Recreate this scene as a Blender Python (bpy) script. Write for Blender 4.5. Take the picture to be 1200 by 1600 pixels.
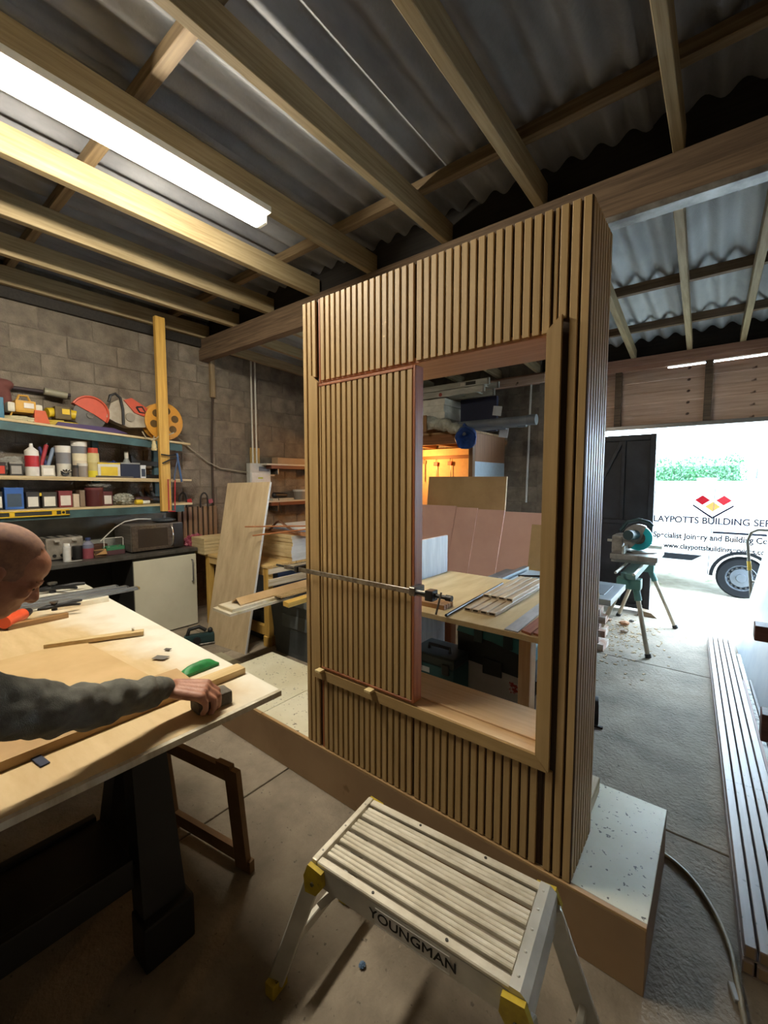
import bpy, bmesh, math, random
from mathutils import Vector as V, Matrix as M, Euler, noise
random.seed(7)
for o in list(bpy.data.objects): bpy.data.objects.remove(o)
S = bpy.context.scene; COL = S.collection; PI = math.pi; R = math.radians

# ------------------------------------------------------------ camera
FPX, PITCH, YAW, CH = 666.25, 0.0738, 0.6698, 1.61
cam = bpy.data.objects.new('camera', bpy.data.cameras.new('camera')); COL.objects.link(cam)
cam.data.sensor_fit = 'VERTICAL'; cam.data.sensor_height = 36; cam.data.lens = FPX*36/1600
cam.location = (0, 0, CH); cam.rotation_euler = (PI/2-PITCH, 0, YAW)
cam.data.clip_start = .02; cam.data.clip_end = 200
S.camera = cam
# ------------------------------------------------------------ sky, exposure
w = bpy.data.worlds.new('overcast_sky'); S.world = w; w.use_nodes = True
wb = w.node_tree.nodes['Background']; wb.inputs[0].default_value = (.64, .83, 1, 1); wb.inputs[1].default_value = 14.5
S.view_settings.view_transform = 'Standard'; S.view_settings.look = 'None'
S.view_settings.gamma = 1; S.view_settings.use_curve_mapping = False
S.view_settings.exposure = 1.5
TUBE_STRENGTH = 58.0

# ------------------------------------------------------------ measuring: a sight line of the photograph met with a real plane
_cm = Euler((PI/2-PITCH, 0, YAW)).to_matrix()
def _hit(u, v, ax, val):
    d = _cm @ V(((u-600)/FPX, -(v-800)/FPX, -1)); o = V((0, 0, CH))
    return o + d*((val-o[ax])/d[ax])
def PX(u, v, x): return _hit(u, v, 0, x)
def PY(u, v, y): return _hit(u, v, 1, y)
def PZ(u, v, z): return _hit(u, v, 2, z)

# ------------------------------------------------------------ objects
def wm(o):
    m = o.matrix_basis.copy()
    return wm(o.parent) @ m if o.parent else m
def tag(o, label=None, cat=None, group=None, kind=None):
    if label: o['label'] = label
    if cat: o['category'] = cat
    if group: o['group'] = group
    if kind: o['kind'] = kind
    return o
def thing(name, label, cat, loc=(0, 0, 0), rz=0, group=None, kind=None):
    o = bpy.data.objects.new(name, None); COL.objects.link(o); o.empty_display_size = .05
    o.location = loc; o.rotation_euler = (0, 0, rz)
    return tag(o, label, cat, group, kind)
def inst(name, me, parent, loc=(0, 0, 0), rot=(0, 0, 0), sc=(1, 1, 1)):
    o = bpy.data.objects.new(name, me); COL.objects.link(o); o.parent = parent
    o.location = loc; o.rotation_euler = rot; o.scale = sc
    return o
class B:
    def __init__(s): s.bm = bmesh.new(); s.mi = 0
    def _mi(s, faces):
        for f in faces: f.material_index = s.mi
    def box(s, c, d, rot=(0, 0, 0), bev=0):
        m = M.Translation(c) @ (rot if isinstance(rot, M) else Euler(rot).to_matrix().to_4x4()) @ M.Diagonal((*d, 1))
        t = bmesh.new(); bmesh.ops.create_cube(t, size=1, matrix=m)
        if bev: bmesh.ops.bevel(t, geom=t.edges[:], offset=bev, segments=1 if bev < .004 else 2, affect='EDGES', profile=.7)
        s._add(t); return s
    def bb(s, x0, x1, y0, y1, z0, z1, bev=0):
        return s.box(((x0+x1)/2, (y0+y1)/2, (z0+z1)/2), (abs(x1-x0), abs(y1-y0), abs(z1-z0)), bev=bev)
    def _add(s, t):
        me = bpy.data.meshes.new('t')
        for f in t.faces: f.material_index = s.mi
        t.to_mesh(me); t.free(); s.bm.from_mesh(me); bpy.data.meshes.remove(me)
    def cyl(s, p0, p1, r, r1=None, n=16):
        p0, p1 = V(p0), V(p1); d = p1-p0
        if d.length < 1e-6: return s
        q = d.to_track_quat('Z', 'Y').to_matrix().to_4x4()
        t = bmesh.new(); bmesh.ops.create_cone(t, cap_ends=True, segments=n, radius1=r, radius2=r if r1 is None else r1, depth=d.length, matrix=M.Translation((p0+p1)/2) @ q)
        s._add(t); return s
    def sph(s, c, r, n=16, rot=(0, 0, 0)):
        if not hasattr(r, '__len__'): r = (r, r, r)
        t = bmesh.new(); bmesh.ops.create_uvsphere(t, u_segments=n, v_segments=max(6, n//2), radius=1, matrix=M.Translation(c) @ Euler(rot).to_matrix().to_4x4() @ M.Diagonal((*r, 1)))
        s._add(t); return s
    def cap(s, p0, p1, r0, r1, n=14):
        s.cyl(p0, p1, r0, r1, n); s.sph(p0, r0, n); s.sph(p1, r1, n); return s
    def tube(s, pts, r, n=8, closed=False):
        pts = [V(p) for p in pts]; k = len(pts); rings = []; up = V((0, 0, 1)); prev = None
        for i, p in enumerate(pts):
            d = ((pts[(i+1) % k]-pts[i-1]) if closed else (pts[min(i+1, k-1)]-pts[max(i-1, 0)])).normalized()
            if prev is None: a = d.orthogonal().normalized()
            else: a = (prev-d*prev.dot(d)).normalized()
            prev = a; b = d.cross(a); rr = r[i] if hasattr(r, '__len__') else r
            rings.append([s.bm.verts.new(p+(a*math.cos(2*PI*j/n)+b*math.sin(2*PI*j/n))*rr) for j in range(n)])
        for i in range(k if closed else k-1):
            A, Bq = rings[i], rings[(i+1) % k]
            for j in range(n):
                s.bm.faces.new((A[j], A[(j+1) % n], Bq[(j+1) % n], Bq[j])).material_index = s.mi
        if not closed:
            s.bm.faces.new(rings[0][::-1]).material_index = s.mi; s.bm.faces.new(rings[-1]).material_index = s.mi
        return s
    def lathe(s, prof, c=(0, 0, 0), n=20, rot=(0, 0, 0), caps=True):
        m = M.Translation(c) @ Euler(rot).to_matrix().to_4x4(); rings = []
        for (r, z) in prof:
            if r < 1e-5: rings.append([s.bm.verts.new(m @ V((0, 0, z)))])
            else: rings.append([s.bm.verts.new(m @ V((r*math.cos(2*PI*j/n), r*math.sin(2*PI*j/n), z))) for j in range(n)])
        for A, Q in zip(rings, rings[1:]):
            for j in range(n):
                vs = [A[j % len(A)], A[(j+1) % len(A)], Q[(j+1) % len(Q)], Q[j % len(Q)]]
                u = []
                for x in vs:
                    if x not in u: u.append(x)
                if len(u) > 2: s.bm.faces.new(u).material_index = s.mi
        for A in (rings[0], rings[-1]):
            if len(A) > 2 and caps: s.bm.faces.new(A).material_index = s.mi
        return s
    def prism(s, poly, h0, h1, plane='xy', c=(0, 0, 0)):
        def P(a, b, h): return V({'xy': (a, b, h), 'xz': (a, h, b), 'yz': (h, a, b)}[plane])+V(c)
        A = [s.bm.verts.new(P(a, b, h0)) for a, b in poly]; Q = [s.bm.verts.new(P(a, b, h1)) for a, b in poly]; k = len(poly)
        fs = [s.bm.faces.new(A[::-1]), s.bm.faces.new(Q)]
        for j in range(k): fs.append(s.bm.faces.new((A[j], A[(j+1) % k], Q[(j+1) % k], Q[j])))
        s._mi(fs); return s
    def quad3(s, p, thick):   # slab from 4 corner points, given thickness vector
        t = V(thick); A = [s.bm.verts.new(V(q)) for q in p]; Q = [s.bm.verts.new(V(q)+t) for q in p]
        fs = [s.bm.faces.new(A[::-1]), s.bm.faces.new(Q)]+[s.bm.faces.new((A[j], A[(j+1) % 4], Q[(j+1) % 4], Q[j])) for j in range(4)]
        s._mi(fs); return s
    def mesh(s, name, mats, smooth=None):
        bmesh.ops.recalc_face_normals(s.bm, faces=s.bm.faces[:])
        me = bpy.data.meshes.new(name); s.bm.to_mesh(me); s.bm.free()
        for m_ in (mats if isinstance(mats, (list, tuple)) else [mats]): me.materials.append(m_)
        if smooth:
            for p in me.polygons: p.use_smooth = True
            me.set_sharp_from_angle(angle=R(smooth))
        return me
    def build(s, name, mats, parent=None, smooth=None, label=None, cat=None, group=None, kind=None):
        vs = [v.co for v in s.bm.verts]
        if parent is None:
            lo = [min(v[i] for v in vs) for i in range(3)]; hi = [max(v[i] for v in vs) for i in range(3)]
            org = V(((lo[0]+hi[0])/2, (lo[1]+hi[1])/2, lo[2])); m = M.Translation(-org)
        else: org = V((0, 0, 0)); m = wm(parent).inverted()
        s.bm.transform(m)
        o = bpy.data.objects.new(name, s.mesh(name, mats, smooth)); COL.objects.link(o)
        if parent is None: o.location = org
        else: o.parent = parent
        return tag(o, label, cat, group, kind)
def copy_tree(o, parent=None):
    c = o.copy(); COL.objects.link(c); c.parent = parent
    for ch in list(o.children): copy_tree(ch, c)
    return c
def text_mesh(txt, size, mt, extrude=.0006, spacing=1.0, shear=0, bold=0):
    cu = bpy.data.curves.new('lettering', 'FONT'); cu.body = txt; cu.size = size; cu.extrude = extrude; cu.align_x = 'CENTER'; cu.align_y = 'CENTER'; cu.space_character = spacing; cu.shear = shear; cu.offset = bold
    ob = bpy.data.objects.new('lettering', cu); COL.objects.link(ob)
    dg = bpy.context.evaluated_depsgraph_get(); me = bpy.data.meshes.new_from_object(ob.evaluated_get(dg))
    bpy.data.objects.remove(ob); bpy.data.curves.remove(cu)
    me.materials.clear(); me.materials.append(mt); return me

# ------------------------------------------------------------ materials
def hexc(c):
    if isinstance(c, str):
        c = [int(c[i:i+2], 16)/255 for i in (0, 2, 4)]
        c = [x/12.92 if x <= .04045 else ((x+.055)/1.055)**2.4 for x in c]
    return (c[0], c[1], c[2], 1)
MATS = {}
def mat(name, col, rough=.6, metal=0, col2=None, scale=(8, 8, 8), detail=4, lo=.35, hi=.65, bump=0, bscale=None, rand=0, spots=None, spotscale=60, spotlim=.62, emit=0, alpha=None, trans=0, coat=0, spec=None):
    """procedural surface: two colours mixed by stretched noise, optional per-piece variation, specks and fine relief"""
    if name in MATS: return MATS[name]
    m = bpy.data.materials.new(name); MATS[name] = m; m.use_nodes = True; nt = m.node_tree; N = nt.nodes; L = nt.links
    b = N['Principled BSDF']; b.inputs['Roughness'].default_value = rough; b.inputs['Metallic'].default_value = metal
    b.inputs['Base Color'].default_value = hexc(col)
    if trans: b.inputs['Transmission Weight'].default_value = trans; b.inputs['IOR'].default_value = 1.3
    if alpha is not None: b.inputs['Alpha'].default_value = alpha
    if spec is not None: b.inputs['Specular IOR Level'].default_value = spec
    if coat: b.inputs['Coat Weight'].default_value = coat
    if emit: b.inputs['Emission Color'].default_value = hexc(col); b.inputs['Emission Strength'].default_value = emit
    col2 = col2 or [x*.8 for x in hexc(col)[:3]]
    tc = N.new('ShaderNodeTexCoord'); mp = N.new('ShaderNodeMapping'); oi = N.new('ShaderNodeObjectInfo')
    mul = N.new('ShaderNodeVectorMath'); mul.operation = 'SCALE'; mul.inputs[0].default_value = (13, 27, 41); L.new(oi.outputs['Random'], mul.inputs['Scale'])
    L.new(tc.outputs['Object'], mp.inputs[0]); mp.inputs['Scale'].default_value = scale; L.new(mul.outputs[0], mp.inputs['Location'])
    nz = N.new('ShaderNodeTexNoise'); nz.inputs['Scale'].default_value = 1; nz.inputs['Detail'].default_value = detail; nz.inputs['Roughness'].default_value = .6; L.new(mp.outputs[0], nz.inputs['Vector'])
    mr = N.new('ShaderNodeMapRange'); mr.inputs[1].default_value = lo; mr.inputs[2].default_value = hi; L.new(nz.outputs[0], mr.inputs[0])
    mx = N.new('ShaderNodeMix'); mx.data_type = 'RGBA'; mx.inputs[6].default_value = hexc(col); mx.inputs[7].default_value = hexc(col2); L.new(mr.outputs[0], mx.inputs[0])
    out = mx.outputs[2]
    if rand:
        hs = N.new('ShaderNodeHueSaturation'); ma = N.new('ShaderNodeMapRange'); ma.inputs[3].default_value = 1-rand; ma.inputs[4].default_value = 1+rand
        L.new(oi.outputs['Random'], ma.inputs[0]); L.new(ma.outputs[0], hs.inputs['Value']); L.new(out, hs.inputs['Color']); out = hs.outputs[0]
    if spots:
        n2 = N.new('ShaderNodeTexNoise'); n2.inputs['Scale'].default_value = spotscale; n2.inputs['Detail'].default_value = 2; L.new(tc.outputs['Object'], n2.inputs['Vector'])
        m2 = N.new('ShaderNodeMapRange'); m2.inputs[1].default_value = spotlim; m2.inputs[2].default_value = spotlim+.05; L.new(n2.outputs[0], m2.inputs[0])
        x2 = N.new('ShaderNodeMix'); x2.data_type = 'RGBA'; L.new(m2.outputs[0], x2.inputs[0]); L.new(out, x2.inputs[6]); x2.inputs[7].default_value = hexc(spots); out = x2.outputs[2]
    L.new(out, b.inputs['Base Color'])
    if bump:
        bp = N.new('ShaderNodeBump'); bp.inputs['Strength'].default_value = bump; bp.inputs['Distance'].default_value = .01
        if bscale:
            n3 = N.new('ShaderNodeTexNoise'); n3.inputs['Scale'].default_value = bscale; n3.inputs['Detail'].default_value = 5; L.new(tc.outputs['Object'], n3.inputs['Vector']); L.new(n3.outputs[0], bp.inputs['Height'])
        else: L.new(nz.outputs[0], bp.inputs['Height'])
        L.new(bp.outputs[0], b.inputs['Normal'])
    return m
def wood(name, c1, c2, axis='z', rough=.55, rand=.08, k=1.0, bump=.06, **kw):
    s = {'x': (2.2, 45, 45), 'y': (45, 2.2, 45), 'z': (45, 45, 2.2)}[axis]
    return mat(name, c1, rough, 0, c2, tuple(q*k for q in s), 5, .32, .7, bump, None, rand, **kw)
def plain(c, rough=.5, metal=0, **kw):
    key = 'paint_%s_%d_%d' % (c, rough*100, metal*100)+''.join('%s%s' % (a, kw[a]) for a in kw)
    return mat(key, c, rough, metal, None, (20, 20, 20), 2, .3, 1.0, **kw)
# ============================================================ SETTING
def struct(b, name, m, parent=None, smooth=None, label=None):
    return b.build(name, m, parent, smooth, label, None, None, None if parent else 'structure')
conc = mat('concrete_floor', '978b7a', .85, 0, '6f6557', (3.5, 3.5, 3.5), 12, .33, .7, .6, 55, .05, spots='655c50', spotscale=48, spotlim=.69)
mortar = mat('mortar', '7b7164', .95, 0, '5f574d', (9, 9, 9), bump=.4, bscale=60)
blockm = mat('concrete_block', '857b6d', .95, 0, '62594f', (6, 6, 6), 7, .35, .68, .8, 90, .13)
roofm2 = mat('daylit_fibre_cement_roof', 'b4b7b8', .85, 0, '8f9293', (3, 1.2, 3), 5, .3, .7, .2, 50, .05)  # paler copy of the roof sheet; far bay's daylight is put into its colour
roofm = mat('fibre_cement_roof', '8b8c90', .9, 0, '606165', (3, 1.2, 3), 5, .3, .7, .2, 50, .07)
joist = wood('roof_timber', 'a08f6e', '7c6b4a', 'y', .75, .12)
purl = wood('purlin_timber', '7d6a4e', '58472e', 'x', .75, .1)
beamm = wood('old_beam_timber', '77624c', '4c3c2d', 'x', .8, .08)
darkt = wood('dark_timber', '2c2722', '1b1815', 'x', .8, .08)
clad = wood('cladding_timber', 'd3b49e', 'b3927b', 'x', .75, .08, spots='4a3428', spotscale=7, spotlim=.72)
XL, YF, XR, YB = -5.2, 6.0, .78, -2.4
# floor: cast slabs with open joints
fl = struct(B().bb(XL-.2, XR+.2, YB-.1, YF+.1, -.12, -.02), 'floor', mortar)
xs = [XL-.2, -3.6, -1.838, XR+.2]; ys = [YB-.1, -.1, 2.265, 4.3, YF+.1]
for i in range(3):
    for j in range(4):
        g = .004
        struct(B().bb(xs[i]+g, xs[i+1]-g, ys[j]+g, ys[j+1]-g, -.05, 0, .003), 'floor_slab', conc, fl)
grm = mat('gravel_ground', 'b9b2a2', .9, 0, '8f8878', (5, 5, 5), 8, .3, .7, .5, 60, spots='6f7a52', spotscale=5, spotlim=.66)
gb = B(); t = bmesh.new(); bmesh.ops.create_grid(t, x_segments=50, y_segments=50, size=1, matrix=M.Translation((0, 26, -.03)) @ M.Diagonal((30, 19.85, 1, 1)))
for v_ in t.verts: v_.co.z += .02*noise.noise(v_.co*1.3)
gb._add(t); struct(gb, 'ground', grm)
# left wall
me_block = B().box((0, 0, 0), (.06, .435, .208), bev=.004).mesh('block', blockm)
wl = struct(B().bb(XL-.22, XL-.006, YB-.2, YF+.2, 0, 3.72), 'wall_left', mortar)
rows = 15; bw, bh = .447, .2175; k = 0
for r in range(rows):
    off = (r % 2)*bw/2
    for c in range(16):
        y = -.55+off+c*bw+bw/2
        if y+bw/2 > YF+.02: continue
        o = inst('block', me_block, wl); o.location = V((XL-.03+random.uniform(-.002, .003), y, .11+r*bh))-wl.location
struct(B().bb(XL-.05, XL+.04, YB, YF, 3.262, 3.36), 'trim_1', darkt)
# far wall: blockwork up to the doorway, cladding over it
wf = struct(B().bb(XL-.2, -2.02, YF+.006, YF+.22, 0, 3.35), 'wall_far', mortar)
for r in range(15):
    for c in range(3):
        x = -2.02-bw/2-c*bw-(r % 2)*bw/2+(.0 if True else 0)
        o = inst('block', me_block, wf, rot=(0, 0, PI/2)); o.location = V((x, YF+.03+random.uniform(-.003, .002), .11+r*bh))-wf.location
struct(B().bb(-2.02, -1.93, YF-.02, YF+.2, 0, 3.0), 'door_jamb', blockm, wf)
struct(B().bb(-3.1, XR, YF-.03, YF+.07, 2.985, 3.075, .003), 'header_beam', wood('header_timber', 'bb9078', '946a54', 'x'), wf)
struct(B().bb(-3.1, XR, YF-.015, YF+.05, 2.93, 2.984, .003), 'header_batten', wood('header_timber', '', '', 'x'), wf)
struct(B().bb(XL-.2, XR+.2, YF+.07, YF+.12, 3.0, 3.45), 'eaves_board', darkt, wf)
pl_me = B().box((0, 0, 0), (2.72, .02, .1275), bev=.003).mesh('plank', clad)
for i in range(5):
    o = inst('plank', pl_me, wf); o.location = V((-.58, YF+.06+(.006 if i % 2 else 0), 2.338+i*.1285))-wf.location; o.rotation_euler = (0, 0, 0)
for u in (966, 1106):
    p = PY(u, 620, YF); struct(B().bb(p.x-.035, p.x+.035, YF-.02, YF+.045, 2.27, 2.93, .003), 'stud', beamm, wf)
struct(B().bb(-1.95, XR, YF-.03, YF+.09, 2.225, 2.272, .003), 'lintel', mat('lintel_steel', '8b8784', .35, .6), wf)
struct(B().bb(-1.95, -.56, YF+.05, YF+.07, 2.9, 2.94), 'header_fillet', clad, wf)
wr = struct(B().bb(XR, XR+.2, YB-.2, YF+.2, 0, 3.72), 'wall_right', blockm)
wbk = struct(B().bb(XL-.2, XR+.2, YB-.2, YB, 0, 3.72), 'wall_back', blockm)
# doors: the left leaf stays shut
dsteel = mat('dark_steel', '2b2d33', .45, .3, '1b1c20', (5, 5, 5))
d1 = thing('door_1', None, None, (-1.27, YF, 0), kind='structure')
struct(B().bb(-1.915, -.63, YF+.0, YF+.02, .03, 2.165), 'door_sheet', dsteel, d1)
for a, b_ in ((-1.915, -1.86), (-1.30, -1.25), (-.69, -.63)): struct(B().bb(a, b_, YF-.04, YF, .03, 2.165, .003), 'stile', dsteel, d1)
for z in (.06, 1.1, 2.12): struct(B().bb(-1.86, -.69, YF-.035, YF, z-.025, z+.025, .003), 'rail', dsteel, d1)
for (x0, z0, x1, z1) in ((-1.28, 1.45, -.99, 2.1), (-.97, .1, -.97, 2.1)):
    d = V((x1-x0, 0, z1-z0)); struct(B().box(((x0+x1)/2, YF-.018, (z0+z1)/2), (.04, .03, d.length), (0, math.atan2(d.x, d.z), 0), .003), 'brace', dsteel, d1)
# ceiling: rafters, purlins, beam, corrugated sheets
ce = thing('ceiling', None, None, (0, 0, 0), kind='structure')
def bar(name, m, p0, p1, w_, h, parent=ce):   # p0,p1 are the centre of the under side
    p0, p1 = V(p0), V(p1); d = p1-p0; q = M.Rotation(math.atan2(d.y, d.x), 4, 'Z') @ M.Rotation(-math.atan2(d.z, math.hypot(d.x, d.y)), 4, 'Y')
    return B().box((p0+p1)/2+q.to_3x3() @ V((0, 0, h/2)), (d.length, w_, h), q, .003).build(name, m, parent)
ZR = 3.36
def zr2(y): return 3.19-.039*(y-2.95)
for x in (.42, -.265, -1.0, -1.69, -2.42, -3.13, -3.83, -4.47, -5.12):
    w_ = .055+random.uniform(-.004, .006)
    bar('rafter', joist, (x, YB, ZR), (x, 2.93, ZR), w_, .16)
for y in (2.47, 1.0, -.6): bar('purlin', purl, (XL, y+.035, ZR+.16), (XR, y+.035, ZR+.16), .06, .075)
bar('main_beam', beamm, (XL, 2.90, 3.235), (XR, 2.90, 3.235), .09, .125)
bar('main_beam', beamm, (XL, 2.89, 3.10), (XR, 2.89, 3.10), .10, .133)
bar('beam_flashing', mat('old_zinc', '8d8a84', .5, .5, '5d5852', (9, 9, 9)), (-.62, 2.875, 3.09), (XR, 2.875, 3.083), .10, .035)
bar('dark_gap_board', darkt, (XL, 2.985, zr2(2.97)+.1), (XR, 2.985, zr2(2.97)+.1), .04, .42)  # added board; its near-black colour stands for the shaded gap above the beam
for x0, x1 in ((.62, .58), (.16, .10), (-.27, -.36), (-.78, -.91), (-1.35, -1.47), (-1.95, -2.05), (-2.5, -2.6), (-3.1, -3.2), (-3.7, -3.75), (-4.3, -4.3), (-4.9, -4.9)):
    bar('rafter', joist, (x0, 2.95, zr2(2.95)), (x1, YF+.05, zr2(YF+.05)), .05, .115)
for y in (3.12, 4.42, 5.42): bar('purlin', beamm, (XL, y, zr2(y)+.115), (XR, y, zr2(y)+.115), .05, .08)
def sheet(x0, x1, ya, yb, za, zb, m_=None):
    n = int((x1-x0)/.17*10); b = B(); P = []
    for t_ in (0, .006):
        row = []
        for i in range(n+1):
            x = x0+(x1-x0)*i/n; z = .028*math.cos(2*PI*x/.17)+.028+t_
            row.append((b.bm.verts.new((x, ya, za+z)), b.bm.verts.new((x, yb, zb+z))))
        P.append(row)
    for i in range(n):
        b.bm.faces.new((P[0][i][0], P[0][i+1][0], P[0][i+1][1], P[0][i][1])); b.bm.faces.new((P[1][i][1], P[1][i+1][1], P[1][i+1][0], P[1][i][0]))
        b.bm.faces.new((P[0][i][0], P[1][i][0], P[1][i+1][0], P[0][i+1][0])); b.bm.faces.new((P[0][i][1], P[0][i+1][1], P[1][i+1][1], P[1][i][1]))
    return b.build('roof_sheet', m_ or roofm, ce, 40)
x = XL-.3; i = 0
while x < XR+.2:
    d = .008 if i % 2 else 0
    sheet(x-.04, x+1.02, YB-.2, 3.0, ZR+.235+d, ZR+.235+d)
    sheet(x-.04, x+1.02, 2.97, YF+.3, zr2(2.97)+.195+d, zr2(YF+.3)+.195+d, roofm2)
    x += 1.02; i += 1
# fluorescent batten under the rafter
lt = thing('batten_light', 'long glowing white tube light fixed under the roof timbers', 'light', (-2.43, .9, ZR-.09))
B().bb(-2.515, -2.345, -.02, 1.80, ZR-.04, ZR-.001, .006).build('housing', plain('d8d8d2', .5), lt)
dm = mat('lit_diffuser', (1, .91, .74), .4, emit=TUBE_STRENGTH)
B().bb(-2.475, -2.385, 0, 1.775, ZR-.098, ZR-.041, .012).build('diffuser', dm, lt)
for y in (-.012, 1.787): B().bb(-2.47, -2.39, y-.012, y+.012, ZR-.095, ZR-.041, .004).build('end_cap', plain('d8d8d2', .5), lt)
# second fitting of the same kind in the far bay, switched off
l2 = thing('batten_light', 'unlit white batten fitting under the far roof, just seen in the top of the hatch', 'light', (-2.09, 4.2, 3.03))
B().bb(-2.12, -2.06, 3.1, 4.84, 3.075, 3.10, .004).build('housing', plain('d8d8d2', .5), l2)
B().bb(-2.125, -2.055, 3.12, 4.82, 3.03, 3.074, .012).build('diffuser', plain('e6e8ea', .4), l2)
for y in (3.11, 4.83): B().bb(-2.12, -2.06, y-.009, y+.009, 3.032, 3.074, .003).build('end_cap', plain('d8d8d2', .5), l2)
# ============================================================ SLATTED PARTITION ON ITS PLINTH
oak = wood('oak_slat', 'ba9d6e', 'a78a5a', 'z', .5, .05, k=1.4, bump=.03)
oakt = wood('oak_trim', 'b29566', '9f8253', 'z', .5, .04, bump=.03)
oakx = wood('oak_trim_across', 'b29566', '9f8253', 'x', .5, .04, bump=.03)
backm = wood('dark_backing', '4a3421', '36250f', 'z', .7, .05)
pine = wood('pine_liner', 'ddbd93', 'cba678', 'x', .5, .04)
pinez = wood('pine_liner_upright', 'd9b384', 'c09765', 'z', .5, .04)
cedar = wood('cedar_edge', 'a9683e', '86492a', 'z', .5, .04)
mdf = mat('mdf_face', '94795a', .7, 0, '866b4d', (3, 3, 3), spots='7a6040', spotscale=9, spotlim=.72)
creamtop = mat('melamine_top', 'd8d4bd', .45, 0, 'c3bd9f', (2, 2, 2), 6, .4, .7, spots='5d574a', spotscale=58, spotlim=.655)
YP = 1.46; ZB, ZT = .232, 2.478; XA, XE = -1.672, -.344
pb = thing('plinth', 'long low brown board plinth with stained pale top under the slatted partition', 'plinth', (-1.45, 1.76, 0))
B().bb(-2.785, -.12, YP-.006, YP+.012, 0, .221, .002).build('front_board', mdf, pb)
B().bb(-2.785, -.12, 2.045, 2.063, 0, .219, .002).build('back_board', mdf, pb)
for x in (-2.776, -.129): B().bb(x-.009, x+.009, YP+.013, 2.044, 0, .219, .002).build('end_board', mdf, pb)
edge = wood('board_edge', 'b59468', '94744a', 'x', .6, .05)
B().bb(-2.785, -2.085, YP-.006, YP+.012, .2215, .232, .001).build('top_lipping', edge, pb)
B().bb(-2.081, -.12, YP-.006, YP+.012, .2215, .232, .001).build('top_lipping', edge, pb)
B().bb(-2.785, -2.085, YP+.0125, 2.063, .22, .232, .001).build('top_board', creamtop, pb)
B().bb(-2.081, -.12, YP+.0125, 2.063, .22, .232, .001).build('top_board', creamtop, pb)
p = thing('slatted_partition', 'tall free-standing partition clad in vertical oak slats with a large serving hatch opening', 'partition', (-1.0, 1.6, ZB))
OX0, OX1, OZ0, OZ1 = -1.552, -.470, .655, 2.085
D0, D1 = YP+.013, 1.735
# carcass round the opening
def part(name, m, *a, **k): return B().bb(*a, bev=k.get('bev', .0015)).build(name, m, k.get('par', p), label=k.get('label'))
part('carcass_panel', backm, XA, OX0-.02, D0, D1, ZB, ZT); part('carcass_panel', backm, OX1+.02, XE-.012, D0, D1, ZB, ZT)
part('carcass_panel', backm, OX0-.019, OX1+.019, D0, D1, OZ1+.022, ZT); part('carcass_panel', backm, OX0-.019, OX1+.019, D0, D1, ZB, OZ0-.022)
part('sill', pine, OX0, OX1, YP-.006, D1+.005, OZ0-.0215, OZ0, label='pale pine sill of the hatch')
part('sill_batten', pine, OX0, OX1, YP+.06, YP+.075, OZ0+.0005, OZ0+.008)
part('head_liner', wood('pink_liner', 'b98a67', '9a6d4c', 'x'), OX0-.018, OX1, D0-.004, D1+.005, OZ1-.001, OZ1+.0215)
part('side_liner', pinez, OX1+.0005, OX1+.0195, YP-.004, D1+.005, OZ0-.02, OZ1+.02)
part('side_liner', pinez, OX0-.0195, OX0-.0005, D0, D1+.005, OZ0-.02, OZ1)
SW, SD, PT = .0235, .0125, .0337
def slat_mesh(h): return B().bb(0, SW, 0, SD, 0, h, .0012).mesh('slat', oak)
ms_full, ms_top, ms_bot = slat_mesh(ZT-ZB-.004), slat_mesh(ZT-2.092), slat_mesh(.603-ZB-.004)
def slat(me, x, z, par=p, y=YP, rot=0):
    o = inst('slat', me, par, rot=(0, 0, rot)); o.location = wm(par).inverted() @ V((x, y+random.uniform(-.0006, .0006), z)); return o
for x in (XA, XA+PT): slat(ms_full, x, ZB+.004)
slat(slat_mesh(ZT-2.115), XA+2*PT, 2.115); slat(ms_bot, XA+2*PT, ZB+.004)
xsl = [-1.546+.0344*k for k in range(16)]+[-.990+.0333*k for k in range(16)]
for x in xsl: slat(ms_top, x, 2.092); slat(ms_bot, x, ZB+.004)
slat(slat_mesh(ZT-2.13), -.439, 2.13); slat(ms_bot, -.439, ZB+.004)
for x in (-.405, -.3718): slat(ms_full, x, ZB+.004)
part('filler_strip', oak, -.4575, -.4465, YP+.004, D0, 2.092, ZT)
part('filler_strip', cedar, -1.5645, -1.5535, YP+.005, D0, ZB, ZT)
# side return of eight slats
for k in range(8): slat(ms_full, XE-.0005, ZB+.004, y=YP+.014+k*.0345, rot=PI/2)
part('corner_bead', backm, XE-.0115, XE-.001, YP+.001, YP+.012, ZB, ZT)
# hatch trim, mitred
T0 = YP-.016
tl = B(); tl.prism([(-1.604, .605), (-1.556, .650), (-1.556, 2.084), (-1.604, 2.122)], T0, YP-.0005, 'xz'); tl.build('trim_stile', oakt, p)
tr = B(); tr.prism([(-.424, .605), (-.424, 2.138), (-.4705, 2.094), (-.4705, .652)], T0, YP-.0005, 'xz'); tr.build('trim_stile', oakt, p)
tb = B(); tb.prism([(-1.602, .604), (-.426, .604), (-.471, .652), (-1.557, .652)], T0, YP-.0005, 'xz'); tb.build('trim_rail', oakx, p)
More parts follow.
